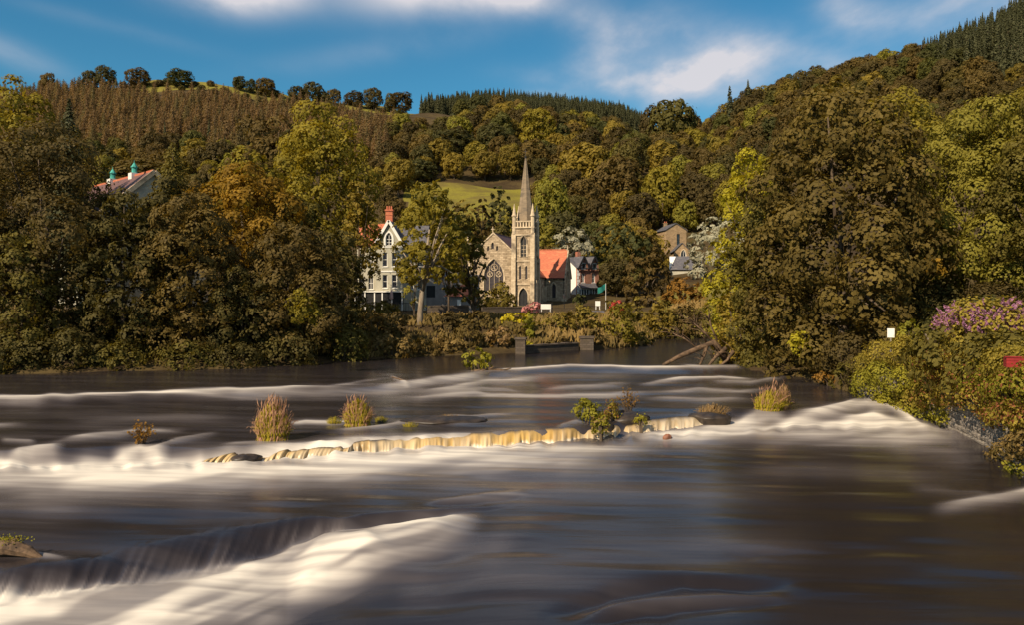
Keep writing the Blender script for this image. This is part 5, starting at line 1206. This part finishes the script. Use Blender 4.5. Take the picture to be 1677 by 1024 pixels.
ivy_on([PW(1655, 772), PW(1690, 768)], .3, 'fern', 'low yellow-green weeds at the waterline at the right edge', n=6)
ivy_on([PW(1470, 625, -3), PW(1530, 622, -3), PW(1590, 615, -3), PW(1660, 615, -3), PW(1690, 610, -3)], 1.3, 'creeper', 'leafy undergrowth behind the top of the river wall', n=16)
ivy_on([PW(1430, 615), P(1410, 625, 59), P(1395, 632, 58)], .7, 'oak_dark', 'dark bushes where the wall meets the right trees', n=7)
ivy_on([(18.9, 24.5, 2.5), (18.5, 19, 2.6), (18.4, 12, 2.5), (18.3, 5, 2.6)], 1.0, 'creeper', 'creeper along the wall top beyond the right edge of the picture', n=22, leaf=.17, accent=('creeper_red', .15))
ivy_on([(18.3, 22, 1.3), (18.0, 15, 1.2), (17.9, 8, 1.5)], .7, 'fern', 'green creeper on the wall face beyond the right edge of the picture', n=14, leaf=.16)
ivy_on([(22, 40, 3.6), (23, 32, 3.6), (23, 22, 3.6), (23, 12, 3.6)], 1.9, 'olive', 'bushes on the bank top behind the wall beyond the right edge', name='bush', n=16, leaf=.25, cat='bush')
ivy_on([(30, 52, 4.2), (32, 42, 4.2), (33, 30, 4.2)], 2.6, 'oak_dark', 'dark bushes on the bank behind the buddleias', name='bush', n=14, leaf=.3, cat='bush')
def buddleia(px, bot, w, h, Y, label, seed):
    r = shrub(px, bot, w, h, Y, 'creeper', label, 'buddleia_bush', 'bush', lobes=16, leaf=.20, cover=1.0)
    rng = np.random.default_rng(seed); rw = w/2/F*Y; hh = h/F*Y; pp = []; nn = []; tt = []; s = MB()
    for k in range(170):
        a = rng.uniform(math.pi*.85, math.pi*2.15); f = rng.uniform(.3, 1.0); el = rng.uniform(.25, 1.0)
        b = Vector((rw*math.cos(a)*f*.95, rw*.75*math.sin(a)*f, hh*(.35+.65*el*math.sqrt(max(.1, 1-f*f*.75)))))
        d = Vector((math.cos(a)*.6+rng.normal()*.25, math.sin(a)*.5, .75+rng.normal()*.25)).normalized(); ln = rng.uniform(.22, .48)
        m = 26
        t = rng.uniform(0, 1, m); off = rng.normal(size=(m, 3))*.035*(1.15-t[:, None])
        pp.append(np.array(b) + np.array(d)*ln*t[:, None] + off); nn.append(rng.normal(size=(m, 3))+np.array([0, -.3, .4])); tt.append(np.tile(np.array(d), (m, 1)))
        s.tube([b - d*.3, b + d*ln*.9], [.012, .006], 4)
    p = np.concatenate(pp); link('blossom', leaf_mesh('blossom', p, np.concatenate(nn), .115*rng.uniform(.6, 1.3, len(p)), rng.uniform(0, 1, len(p)), L['purple'], rng, np.concatenate(tt)), r)
    s.build('flower_stalk', bark, r)
buddleia(1626, 596, 150, 104, 39, 'large buddleia bush with purple flower spikes above the wall at the right edge', 7)
buddleia(1572, 592, 84, 92, 42, 'smaller purple-flowered buddleia at the left side of the large one', 8)
shrub(1490, 572, 44, 44, 50, 'fern', 'light green sapling between the white sign and the leaning post', lobes=8, leaf=.2)
shrub(1655, 588, 70, 26, 36.5, 'fern', 'green leafy shrub in front of the buddleia at the right edge', lobes=9)
def sign_white():
    b = P(1459, 562, 52); r = empty('warning_sign', b, R(-15), 'small white sign on a post above the far end of the wall', 'sign')
    m = MB(); m.box(-.22, .22, -.02, .02, .35, .95); m.build('board', white_paint, r); m = MB(); m.box(-.04, .04, .023, .09, -1.5, .9); m.build('post', grey_render, r)
sign_white()
m = MB(); m.box(-.05, .05, -.05, .05, -1.2, .75, Matrix.Rotation(R(-24), 4, 'Y')); simple('fence_post', 'pale leaning fence post left of the buddleia', 'post', m, bark_pale, P(1524, 566, 48))
def planter():
    b = P(1668, 602, 30.2); r = empty('planter_box', b, R(-20), 'red wooden planter box on the wall at the right edge', 'planter')
    for k in range(3):
        m = MB(); m.box(-.4, .9, 0, .06, -.02+k*.13, .10+k*.13); m.build('plank', red_wood, r)
    m = MB(); m.box(-.4, -.34, .063, .5, -.02, .36); m.box(.84, .9, .063, .5, -.02, .36); m.box(-.33, .83, .44, .5, -.02, .36); m.box(-.33, .83, .063, .43, .2, .24); m.build('box', red_wood, r)
    m = MB(); m.box(-.45, .95, -.03, .10, .365, .41); m.build('rim', red_wood, r)
planter()

# ------------------------------------------------------------------ plants, rocks and driftwood in the river
def grass_clump(px, bot, w, h, pal, label, plume=0.0, z=ZM, name='grass_clump', n=520, cat='grass clump', lean=.0, plume_h=1.6):
    rng = rng_next(); b = G(px, bot, z); Y = b.y; rw = w/2/F*Y; hh = h/F*Y
    r = empty(name, b, 0, label, cat)
    def blades(n, hh, rw0, rw1, size, pal, nm, wd):
        a = rng.uniform(0, math.tau, n); q = np.sqrt(rng.uniform(0, 1, n)); base = np.stack([np.cos(a)*q*rw0, np.sin(a)*q*rw0*.7, np.full(n, -.05)], 1)
        tip = np.stack([np.cos(a)*q*rw1 + lean*hh + rng.normal(size=n)*.08*rw1, np.sin(a)*q*rw1*.7, hh*(1-.35*q*q)*rng.uniform(.65, 1.05, n)], 1)
        segs = []; ns = []; ts = []; sz = []; vv = []; v0 = rng.uniform(0, 1, n)
        K = 4
        for k in range(K):
            f0, f1 = k/K, (k+1)/K; g = lambda f: base*(1-f) + tip*f - np.array([0, 0, 1])*(f*f*q*q)[:, None]*hh*.25 + np.array([0, 0, 1])*(f*(1-f))*hh*.3
            c0, c1 = g(f0), g(f1); segs.append((c0+c1)/2); ts.append(c1-c0); ns.append(np.stack([np.cos(a), np.sin(a)-.8, np.full(n, .5)], 1)+rng.normal(size=(n, 3))*.5); sz.append(np.linalg.norm(c1-c0, axis=1)*1.35); vv.append(v0)
        link(nm, leaf_mesh(nm, np.concatenate(segs), np.concatenate(ns), np.concatenate(sz), np.concatenate(vv), L[pal], rng, np.concatenate(ts), wd), r)
    blades(n, hh, rw*.75, rw, .1, pal, 'blades', .10)
    if plume: blades(int(n*plume), hh*plume_h, rw*.7, rw*1.3, .1, 'plume', 'seed_heads', .045)
    if w > 20:
        m = MB(); m.frustum(0, 0, -.5, .02, rw*.9, rw*.5, 11); m.build('root_mound', rock_m, r, smooth=True)
    return r
def rock(px, bot, w, h, label, z=ZM, mat=None, depth=.7, seed=0, name='rock'):
    rs = random.Random(seed+px); b = G(px, bot, z); s = b.y/F; rw = w/2*s; hh = h*s; m = MB(); nu, nv = 20, 9; vs = []; fs = []
    for j in range(nv+1):
        t = j/nv*math.pi*.62
        for i in range(nu):
            a = i*math.tau/nu; k = 1 + .20*math.sin(a*2+px) + .09*math.sin(a*5+j*.6) + rs.uniform(-.035, .035)
            vs.append((rw*math.cos(a)*math.sin(t+.02)*k*1.1, rw*depth*math.sin(a)*math.sin(t+.02)*k, hh*(math.cos(t)*.9+.1)*(1+rs.uniform(-.05, .05)+.12*math.sin(a*3+px)) - (hh*.5+.3 if j == nv else 0)))
    for j in range(nv):
        for i in range(nu): fs.append((j*nu+i, (j+1)*nu+i, (j+1)*nu+(i+1) % nu, j*nu+(i+1) % nu))
    fs.append(tuple(range(nu))); m.add(vs, fs); return simple(name, label, 'rock', m, mat or rock_m, b, 0, smooth=True)
grass_clump(447, 722, 62, 60, 'green_grass', 'tall green grass clump with pinkish seed heads, the larger one in the river', plume=.3, n=1100, plume_h=1.3)
grass_clump(586, 698, 50, 44, 'green_grass', 'smaller green grass clump with seed heads right of the tall one', plume=.25, n=800, plume_h=1.25)
grass_clump(548, 694, 30, 12, 'green_grass', 'low grass tuft at the left foot of the smaller clump', n=200)
grass_clump(624, 690, 26, 9, 'green_grass', 'thin grass tuft trailing right of the smaller clump', n=140)
grass_clump(672, 700, 30, 9, 'green_grass', 'low yellowish tuft on a ledge above the golden fall', n=160)
grass_clump(738, 688, 52, 10, 'straw', 'dry tuft on the dark ledge in mid river', n=220)
grass_clump(1258, 672, 58, 34, 'green_grass', 'bright green grass clump near the right bank', plume=.15, n=700, lean=.15)
grass_clump(1284, 664, 24, 36, 'straw', 'brown dry stalks behind the bright green grass clump', n=160)
grass_clump(1165, 678, 60, 18, 'straw', 'dry orange grass lying on the ledge left of the bright green clump', n=260, lean=.2)
shrub(962, 694, 54, 38, G(962, 694, ZM).y, 'fern', 'leafy green plant on the dark rock at the weir crest', 'water_plant', 'plant', lobes=8, leaf=.14, z=ZM)
shrub(1000, 684, 30, 32, G(1000, 690, ZM).y, 'creeper', 'reddish-green plant between the leafy plant and the tall dock', 'water_plant', 'plant', lobes=6, leaf=.12, accent=('creeper_red', .15), z=ZM)
shrub(985, 708, 34, 30, G(985, 712, .3).y, 'fern', 'leaves trailing over the weir edge under the leafy plant', 'water_plant', 'plant', lobes=6, leaf=.13, accent=('straw', .2), z=.3)
shrub(1050, 694, 26, 12, G(1050, 696, ZM).y, 'fern', 'small green tuft on the rock right of the tall dock', 'water_plant', 'plant', lobes=4, leaf=.10, z=ZM)
def sapling(px, bot, w, h, z, pal, label, name='sapling', n=26, leaf=.12, cat='sapling', per=9):
    rng = rng_next(); b = G(px, bot, z); s = b.y/F; rw = w/2*s; hh = h*s; r = empty(name, b, 0, label, cat); m = MB(); pp = []; 
    for k in range(n):
        a = rng.uniform(0, math.tau); q = math.sqrt(rng.uniform(0, 1)); e = Vector((math.cos(a)*q*rw, math.sin(a)*q*rw*.7, hh*(1-.45*q*q)*rng.uniform(.65, 1.0))); s0 = Vector((e.x*.12, e.y*.12, -.15))
        mid = s0.lerp(e, .5) + Vector((-e.x*.12, -e.y*.12, hh*.05)); m.tube([s0, mid, e], [.016, .011, .004], 4)
        for f in rng.uniform(.35, 1.02, per): pp.append(np.array(s0.lerp(mid, f*2) if f < .5 else mid.lerp(e, f*2-1)) + rng.normal(size=3)*.04)
    m.build('stem', bark, r); p = np.array(pp); nn = rng.normal(size=p.shape)+np.array([0, -.4, .8])
    link('foliage', leaf_mesh('foliage', p, nn, leaf*rng.uniform(.6, 1.3, len(p)), rng.uniform(0, 1, len(p)), L[pal], rng), r); return r
sapling(230, 734, 56, 54, .35, 'rust', 'small russet-leaved sapling standing in the white water at the left', leaf=.13)
sapling(1028, 676, 46, 46, ZM, 'rust', 'tall rusty dock plant on the rock at the weir crest', 'dock_plant', leaf=.11, cat='plant')
def island_bush():
    r = shrub(783, 607, 52, 36, G(783, 607, ZP).y, 'fern', 'pale green bush on driftwood in the middle of the upper weir', 'island_bush', 'bush', lobes=8, leaf=.26, z=ZP-.1)
island_bush()
m = MB(); m.tube([(0, 0, -.1), (1.4, .1, .12), (2.6, .0, .05), (3.2, .1, .2)], [.14, .12, .08, .03], 6); m.tube([(1.4, .1, .12), (1.9, -.2, .4)], [.07, .02], 5); simple('driftwood_log', 'driftwood log lying on the upper weir by the pale green bush', 'log', m, deadwood, G(772, 608, ZP))
m = MB(); m.tube([(0, 0, .25), (.5, -.1, .12), (1.2, -.4, .0)], [.06, .05, .02], 5); m.tube([(.4, -.1, .13), (.7, .2, .35)], [.035, .01], 4); simple('driftwood_branch', 'snagged branch splashing on the upper weir left of the bush', 'branch', m, deadwood, G(642, 624, ZP))
rock(1022, 688, 80, 14, 'dark wet rock under the plants at the weir crest', z=.45, seed=1)
rock(985, 702, 44, 14, 'dark wet rock under the trailing leaves', z=.35, seed=2)
rock(1160, 684, 64, 7, 'flat dark rock ledge carrying the dry orange grass', z=.45, seed=3)
rock(1093, 718, 14, 6, 'small reddish stone in the foam below the weir', z=.1, mat=rock_red, seed=4)
rock(730, 690, 110, 7, 'thin dark ledge of rock in mid river', z=ZM, seed=5)
rock(1256, 673, 40, 5, 'dark mound under the bright green grass clump', z=.45, seed=6)
rock(402, 752, 44, 7, 'dark ledge showing between the two left parts of the weir', z=.2, seed=8)
def log_left():
    b = G(34, 914, .0); r = empty('driftwood_stump', b, 0, 'mossy brown driftwood stump at the left edge near the camera', 'driftwood')
    m = MB(); m.tube([(-1.0, .2, .1), (-.3, .0, .28), (.25, -.05, .16), (.62, -.1, .0)], [.22, .24, .15, .06], 9); m.tube([(-.3, 0, .3), (-.12, .1, .5)], [.12, .05], 6); m.build('log', deadwood, r)
    rng = rng_next(); p = rng.normal(size=(160, 3))*np.array([.22, .10, .04]) + np.array([-.28, 0, .50]); link('moss', leaf_mesh('moss', p, rng.normal(size=(160, 3))+np.array([0, -.3, 1]), .06, rng.uniform(0, 1, 160), L['fern'], rng), r)
log_left()
def dead_tree():
    b = G(1180, 598, ZP); r = empty('fallen_tree', b, 0, 'bare fallen tree with branches sticking out of the water under the right trees', 'fallen tree')
    rs = random.Random(12); m = MB()
    m.tube([(.6, .4, .2), (-.5, .1, 1.5), (-1.7, -.2, 1.05), (-2.9, -.4, .6), (-4.1, -.5, .0)], [.26, .22, .18, .15, .1], 8); m.build('trunk', deadwood, r, smooth=True)
    for pts, q in (([(-.9, 0, 1.45), (-1.2, -.2, .6), (-1.6, -.3, -.2)], .15), ([(.4, .1, 1.1), (-.4, -.1, .5), (-1.0, -.3, -.2)], .17), ([(.9, 0, .9), (.4, -.2, .3), (-.2, -.3, -.1)], .13), ([(-.5, .1, 1.5), (-1.1, .2, 2.2), (-2.0, .1, 2.9)], .09), ([(-.2, .1, 1.6), (-.6, .3, 2.6), (-.8, .3, 3.3)], .08), ([(-1.6, 0, 1.1), (-2.4, .1, 1.7), (-3.3, .1, 2.1)], .07)):
        mb = MB(); mb.tube(pts, [q, q*.75, q*.4], 6)
        for k in range(16):
            s = Vector(pts[1]).lerp(Vector(pts[2]), rs.random()) if k > 3 else Vector(pts[0]).lerp(Vector(pts[1]), rs.random())
            if s.z < .3: continue
            e = s + Vector((rs.uniform(-1.3, .3), rs.uniform(-.4, .4), rs.uniform(.1, .9))); mb.tube([s, s.lerp(e, .5)+Vector((0, 0, .1)), e], [q*.3, .022, .008], 4)
        mb.build('branch', deadwood, r, smooth=True)
    r.scale = (1.25, 1.1, 1.3)
dead_tree()
# brown and straw-coloured grass of the far bank: nobody could count it
def bank_grass():
    rng = rng_next(); n = 17000
    px = rng.uniform(-60, 1160, n); d = rng.uniform(0, 1, n)**1.3; Y0 = np.interp(px, [-60, 200, 400, 600, 700, 860, 1000, 1060, 1160], [61, 67, 68, 74, 79, 84.5, 88, 92, 118]); y = Y0 + d*26
    x = (px-CX)/F*y; sd = river_sd(x, y); k = (sd > .25) & (sd < 24); x, y = x[k], y[k]; z = land_z(x, y); n = len(x)
    h = rng.uniform(.35, 1.0, n)*(.5 + 1.0*vnoise(x*.2, y*.2, 77)); p = np.stack([x, y, z+h*.42], 1); t = np.stack([rng.normal(size=n)*.35, rng.normal(size=n)*.35, np.ones(n)], 1)
    me = leaf_mesh('bank_grass', p, np.stack([rng.normal(size=n)*.6-.3, -np.ones(n), rng.normal(size=n)*.3+.3], 1), h*1.2, np.clip(vnoise(x*.15, y*.15, 78)*1.6-.4+rng.normal(size=n)*.15, 0, 1), L['bank_grass'], rng, t, .16)
    o = link('bank_grass', me); tag(o, 'brown and straw-coloured grass along the far river bank', 'grass', kind='stuff')
bank_grass()

# ------------------------------------------------------------------ trees of the hills
TREE_V = {}
def hill_variants(kind, k):
    out = []
    for i in range(k):
        rng = rng_next()
        if kind == 'oak':
            h = 14.0; rad = rng.uniform(6.6, 8.0); lb = crown_lobes(rad, h*.56, h*.50, 26, rng, flat=.72, bottom=-.75, lobe=(.26, .46))
            p, n, v = clumps(lb, 1050, 8, .8, rng, cover=.8); me = leaf_mesh('oak_tree', p, n, .78*rng.uniform(.7, 1.3, len(p)), v, L['oak_brown'], rng); add_trunk_to(me, h*.5, .45, bark)
        elif kind == 'larch':
            me = conifer_mesh('larch_tree', 17.0, rng.uniform(3.6, 4.6), 1500, L['larch'], rng, .95, .2, .6, .08, .62); add_trunk_to(me, 15, .25, bark)
        else:
            me = conifer_mesh('spruce_tree', 19.0, rng.uniform(3.0, 3.8), 1100, L['spruce'], rng, 1.1, .35, .35, .05, .95); add_trunk_to(me, 15, .25, bark)
        out.append(me)
    return out
OAK = hill_variants('oak', 7); LARCH = hill_variants('larch', 5); SPRUCE = hill_variants('spruce', 5)
def recolour(meshes, pal):
    out = []
    for m in meshes:
        c = m.copy(); c.materials[0] = L[pal]; out.append(c)
    return out
OAK_P = {'oak_brown': OAK, 'oak_dark': recolour(OAK, 'oak_dark'), 'oak_gold': recolour(OAK, 'oak_gold'), 'yellow_green': recolour(OAK[:3], 'yellow_green'), 'orange': recolour(OAK[:2], 'orange')}
OCC = [(-80, 245), (150, 240), (165, 330), (250, 320), (262, 270), (330, 300), (440, 250), (520, 215), (600, 240), (640, 330), (780, 345), (790, 400), (930, 440), (1150, 470), (1170, 380), (1190, 300), (1270, 270), (1290, 190), (1480, 190), (1500, 215), (1760, 215)]
hr = np.random.default_rng(77)
def put(meshes, x, y, s, name, label, cat, group=None, sz=None, z=None):
    o = bpy.data.objects.new(name, meshes[int(hr.integers(len(meshes)))]); C.objects.link(o)
    zz = zt(x, y) if z is None else z
    o.location = (x, y, zz - .4); o.rotation_euler = (0, 0, hr.uniform(0, math.tau)); o.scale = (s, s, sz or s*hr.uniform(.9, 1.12)); return tag(o, label, cat, group)
def put_px(px, top, Y, w, pal, label, name='oak_tree'):
    x = (px-CX)/F*Y; z = zt(x, Y); h = P(px, top, Y).z - z; s = w/F*Y/15.0
    return put(OAK_P[pal], x, Y, s, name, label, 'tree', None, max(.35, h/14.4))
TAKEN = []
# trees that stand out on the hills
for (px, top, Y, w, pal, lab) in ((880, 180, 395, 66, 'yellow_green', 'tall bright yellow-green tree on the hill straight above the spire'), (1138, 214, 400, 62, 'yellow_green', 'pale yellow-green tree in the dip of the right hill'), (1376, 152, 380, 66, 'orange', 'golden-orange topped tree on the right hill above the huge tree'),
    (1518, 104, 440, 56, 'yellow_green', 'yellow-green tree high on the right hillside below the spruces'), (1005, 200, 430, 50, 'oak_gold', 'golden tree on the slope right of the bright yellow-green one'), (1100, 165, 430, 90, 'oak_brown', 'big brown tree on the skyline left of the dip'), (1072, 180, 440, 62, 'oak_dark', 'dark tree just left of the big brown skyline tree'), (1130, 188, 450, 56, 'oak_brown', 'brown tree in the skyline dip right of the big brown tree'), (745, 214, 372, 92, 'oak_dark', 'broad dark oak standing at the upper edge of the meadow'),
    (690, 262, 330, 60, 'oak_dark', 'dark oak at the left upper corner of the meadow'), (805, 205, 385, 70, 'oak_dark', 'dark oak behind the upper edge of the meadow, right of the broad one'), (960, 238, 300, 100, 'oak_gold', 'wide golden-green crown right of the spire tip'), (1010, 262, 280, 90, 'oak_brown', 'broad brown crown in the wood below the skyline dip'),
    (905, 296, 240, 70, 'oak_gold', 'golden-green tree immediately right of the spire'), (1085, 275, 270, 80, 'yellow_green', 'yellow-green tree in the wood above the ochre stone house'), (400, 240, 350, 90, 'oak_gold', 'golden tree on the slope above the orange maple'), (230, 262, 300, 120, 'oak_brown', 'brown tree on the slope just behind the hall roof'), (330, 232, 340, 80, 'oak_gold', 'golden-brown tree at the foot of the larch slope above the hall')):
    put_px(px, top, Y, w, pal, lab); TAKEN.append(((px-CX)/F*Y, Y, w/F*Y*.45))
for k in range(34):
    px = 20 + k*19.5 + hr.uniform(-8, 8); Y = hr.uniform(600, 640); x = (px-CX)/F*Y; s = hr.uniform(.28, .5)
    put(OAK_P['oak_dark' if k % 2 else 'oak_brown'], x, Y, s*1.25, 'hawthorn_bush', 'low dark bush between the round trees of the left skyline', 'bush', 'bushes along the left skyline', s*.8)
names = ['first', 'second', 'third', 'fourth', 'fifth', 'sixth', 'seventh', 'eighth', 'ninth', 'tenth', 'eleventh', 'twelfth', 'thirteenth', 'fourteenth', 'fifteenth', 'sixteenth', 'seventeenth', 'eighteenth']
for k, (px, top, w) in enumerate(((78, 113, 30), (148, 108, 26), (172, 102, 34), (226, 105, 40), (262, 122, 16), (294, 108, 46), (345, 128, 14), (392, 117, 26), (412, 122, 22), (435, 120, 34), (488, 134, 34), (512, 128, 40), (548, 138, 24), (581, 142, 32), (612, 137, 32), (640, 146, 22), (655, 144, 42), (530, 142, 26))):
    o = put_px(px, top + 8, 628, w*1.12, 'oak_dark' if k % 3 else 'oak_brown', '%s dark round tree from the left along the left skyline' % names[k if k < 12 else {12: 13, 13: 14, 14: 15, 15: 16, 16: 17, 17: 12}[k]], 'round_tree'); o['group'] = 'dark round trees along the left skyline'; TAKEN.append(((px-CX)/F*628, 628, 6))
for k, (px, top) in enumerate(((1195, 136), (1225, 128))):
    x = (px-CX)/F*470; z = zt(x, 470); h = P(px, top, 470).z-z; put(SPRUCE, x, 470, 1.7, 'spruce_tree', ('lone spruce tip on the skyline of the right hill, nearer the dip', 'lone spruce tip on the skyline of the right hill, farther from the dip')[k], 'tree', None, h/19)
    o = None
def clear(x, y):
    return all((x-a)**2 + (y-b)**2 > c*c for a, b, c in TAKEN)
def spots(kind):
    out = []
    if kind == 'oak': y0, y1 = 150.0, 640.0
    elif kind == 'larch': y0, y1 = 372.0, 640.0
    else: y0, y1 = 300.0, 900.0
    y = y0
    while y < y1:
        d = {'oak': 9.0 + y*.0125, 'larch': 6.4, 'spruce': 6.0}[kind]
        x = -.72*y + hr.uniform(0, d)
        while x < .72*y:
            xx = x + hr.uniform(-.38, .38)*d; yy = y + hr.uniform(-.38, .38)*d; x += d
            u = CX + F*xx/yy
            if not -70 < u < 1750: continue
            z = zt(xx, yy); v = HY - F*(z-CH)/yy
            if river_sd([xx], [yy])[0] < 6: continue
            spruce = (688 < u < 1068 and yy > 655) or (u > 1490 and v < 70 + (u-1490)*.18 + 36)
            lb = np.interp(u, [-80, 150, 330, 560, 700], [240, 236, 240, 262, 250])
            larch = u < 745 and 370 < yy < 630 and v < lb + (36 if u < 640 else -30)
            grassy = 240 < u < 690 and yy > 618 and not (u < 330 and yy < 612)
            k = 'spruce' if spruce else ('larch' if larch else 'oak')
            if k != kind: continue
            if kind == 'oak' and (yy > 600 and u < 1000): continue
            if kind == 'oak' and 690 < u < 1090 and yy > 540: continue
            if grassy: continue
            if kind == 'larch' and v - F*19/yy < np.interp(u, [-80, 0, 150, 240, 300, 400, 500, 560, 690], [118, 122, 116, 127, 126, 137, 144, 156, 176]): continue
            if 658 < u < 878 and 222 < yy < 334: continue
            if 1060 < u < 1180 and yy < 250: continue
            if yy < 185 and (u < 700 or u < 980): continue
            top = v - F*{'oak': 15, 'larch': 20, 'spruce': 21}[kind]/yy
            if top > np.interp(u, [o[0] for o in OCC], [o[1] for o in OCC]): continue
            if kind == 'oak' and not clear(xx, yy): continue
            out.append((yy, xx, z, u, v))
        y += d*.86
    out.sort(); return out
def scatter_rest(name, label, cat, meshes, pts, sc, seed):
    """the many trees past the nearest ones, as one mass: instances on points"""
    rng = np.random.default_rng(seed); n = len(pts)
    me = bpy.data.meshes.new(name); me.vertices.add(n); me.vertices.foreach_set('co', np.array([(p[1], p[0], p[2]-.4) for p in pts], dtype=np.float32).reshape(-1))
    for nm, typ, val in (('rot', 'FLOAT', rng.uniform(0, math.tau, n)), ('sca', 'FLOAT', rng.uniform(*sc, n))):
        a = me.attributes.new(nm, typ, 'POINT'); a.data.foreach_set('value', val.astype(np.float32))
    a = me.attributes.new('pick', 'INT', 'POINT'); a.data.foreach_set('value', rng.integers(0, len(meshes), n).astype(np.int32))
    o = link(name, me); tag(o, label, cat, kind='stuff')
    ng = bpy.data.node_groups.new(name, 'GeometryNodeTree'); ng.interface.new_socket('Geometry', in_out='INPUT', socket_type='NodeSocketGeometry'); ng.interface.new_socket('Geometry', in_out='OUTPUT', socket_type='NodeSocketGeometry')
    gi = ng.nodes.new('NodeGroupInput'); go = ng.nodes.new('NodeGroupOutput'); ip_ = ng.nodes.new('GeometryNodeInstanceOnPoints'); jn = ng.nodes.new('GeometryNodeJoinGeometry')
    for ob in meshes[::-1]:
        oi = ng.nodes.new('GeometryNodeObjectInfo'); oi.inputs['Object'].default_value = ob; oi.inputs['As Instance'].default_value = True; ng.links.new(oi.outputs['Geometry'], jn.inputs[0])
    ip_.inputs['Pick Instance'].default_value = True
    def na(nm, t):
        q = ng.nodes.new('GeometryNodeInputNamedAttribute'); q.data_type = t; q.inputs['Name'].default_value = nm; return q.outputs['Attribute']
    cx = ng.nodes.new('ShaderNodeCombineXYZ'); ng.links.new(na('rot', 'FLOAT'), cx.inputs[2]); er = ng.nodes.new('FunctionNodeEulerToRotation'); ng.links.new(cx.outputs[0], er.inputs[0])
    ng.links.new(gi.outputs[0], ip_.inputs['Points']); ng.links.new(jn.outputs[0], ip_.inputs['Instance']); ng.links.new(na('pick', 'INT'), ip_.inputs['Instance Index']); ng.links.new(er.outputs[0], ip_.inputs['Rotation']); ng.links.new(na('sca', 'FLOAT'), ip_.inputs['Scale']); ng.links.new(ip_.outputs[0], go.inputs[0])
    md = o.modifiers.new('trees', 'NODES'); md.node_group = ng; return o
def zone(u): return 'on the left slope' if u < 680 else ('in the wood behind the church' if u < 1120 else 'on the right hillside')
TINT = {'oak_brown': 'brownish', 'oak_dark': 'dark', 'oak_gold': 'golden-green', 'yellow_green': 'bright yellow-green', 'orange': 'orange'}
sp = spots('oak'); print('oaks', len(sp))
rest = []
for k, (y, x, z, u, v) in enumerate(sp):
    if k >= 290: rest.append(sp[k]); continue
    dark = .30 if u < 700 else (.30 if u < 1130 else .55)
    q = hr.uniform(); pal = 'oak_dark' if q < dark else ('oak_brown' if q < (.66 if u < 1150 else .86) else ('oak_gold' if q < .96 else 'yellow_green'))
    put(OAK_P[pal], x, y, hr.uniform(.62, 1.06)*(.72 + .28*min(1, y/350)), 'oak_tree', '%s round-crowned tree among the woodland trees %s' % (TINT[pal], zone(u)), 'tree', '%s woodland trees %s' % (TINT[pal], zone(u)), z=z)
def sources(name): return [o for o in C.objects if o.name.split('.')[0] == name and o.type == 'MESH'][:0]
def source_objs(meshes, name):
    """one already placed tree of each shape, reused for the far mass"""
    out = []
    for m in meshes:
        for o in C.objects:
            if o.data is m: out.append(o); break
    return out
if rest: scatter_rest('woodland', 'far-off broadleaf wood covering the upper slopes of the hills', 'woodland', source_objs(OAK_P['oak_brown'] + OAK_P['oak_dark'] + OAK_P['oak_gold'][:3], 'oak_tree'), rest, (.72, 1.12), 5)
sp = spots('larch'); print('larches', len(sp)); rest = []
# the nearest show largest
for k, q in enumerate(sp):
    if k >= 270: rest.append(q); continue
    y, x, z, u, v = q
    if k % 11 == 5: put(SPRUCE, x, y, hr.uniform(.55, .85), 'spruce_tree', 'dark spruce among the russet larches of the left hillside', 'tree', 'spruces among the larches', z=z); continue
    if k % 13 == 7: put(OAK_P['oak_brown'], x, y, hr.uniform(.45, .7), 'oak_tree', 'small round brown tree among the russet larches of the left hillside', 'tree', 'round trees among the larches', z=z); continue
    put(LARCH, x, y, hr.uniform(.6, 1.15), 'larch_tree', 'russet larch in the plantation across the left hillside', 'tree', 'larches of the left hillside plantation', z=z)
scatter_rest('larch_plantation', 'russet larch plantation covering the upper left hillside', 'plantation', source_objs(LARCH, 'larch_tree'), rest, (.72, 1.12), 6)
sp = spots('spruce'); print('spruces', len(sp)); rest = []
for k, q in enumerate(sp):
    if k >= 270: rest.append(q); continue
    y, x, z, u, v = q; far = u < 1200
    put(SPRUCE, x, y, hr.uniform(.75, 1.15), 'spruce_tree', 'dark spruce in the plantation along the middle skyline' if far else 'dark spruce in the plantation on top of the right hill', 'tree', 'spruces on the middle skyline' if far else 'spruces on top of the right hill', z=z)
if rest: scatter_rest('spruce_plantation', 'dark spruce plantation on the hilltops behind the nearest spruces', 'plantation', source_objs(SPRUCE, 'spruce_tree'), rest, (.75, 1.15), 7)
print('tris', sum(len(m.polygons) for m in bpy.data.meshes)*2)
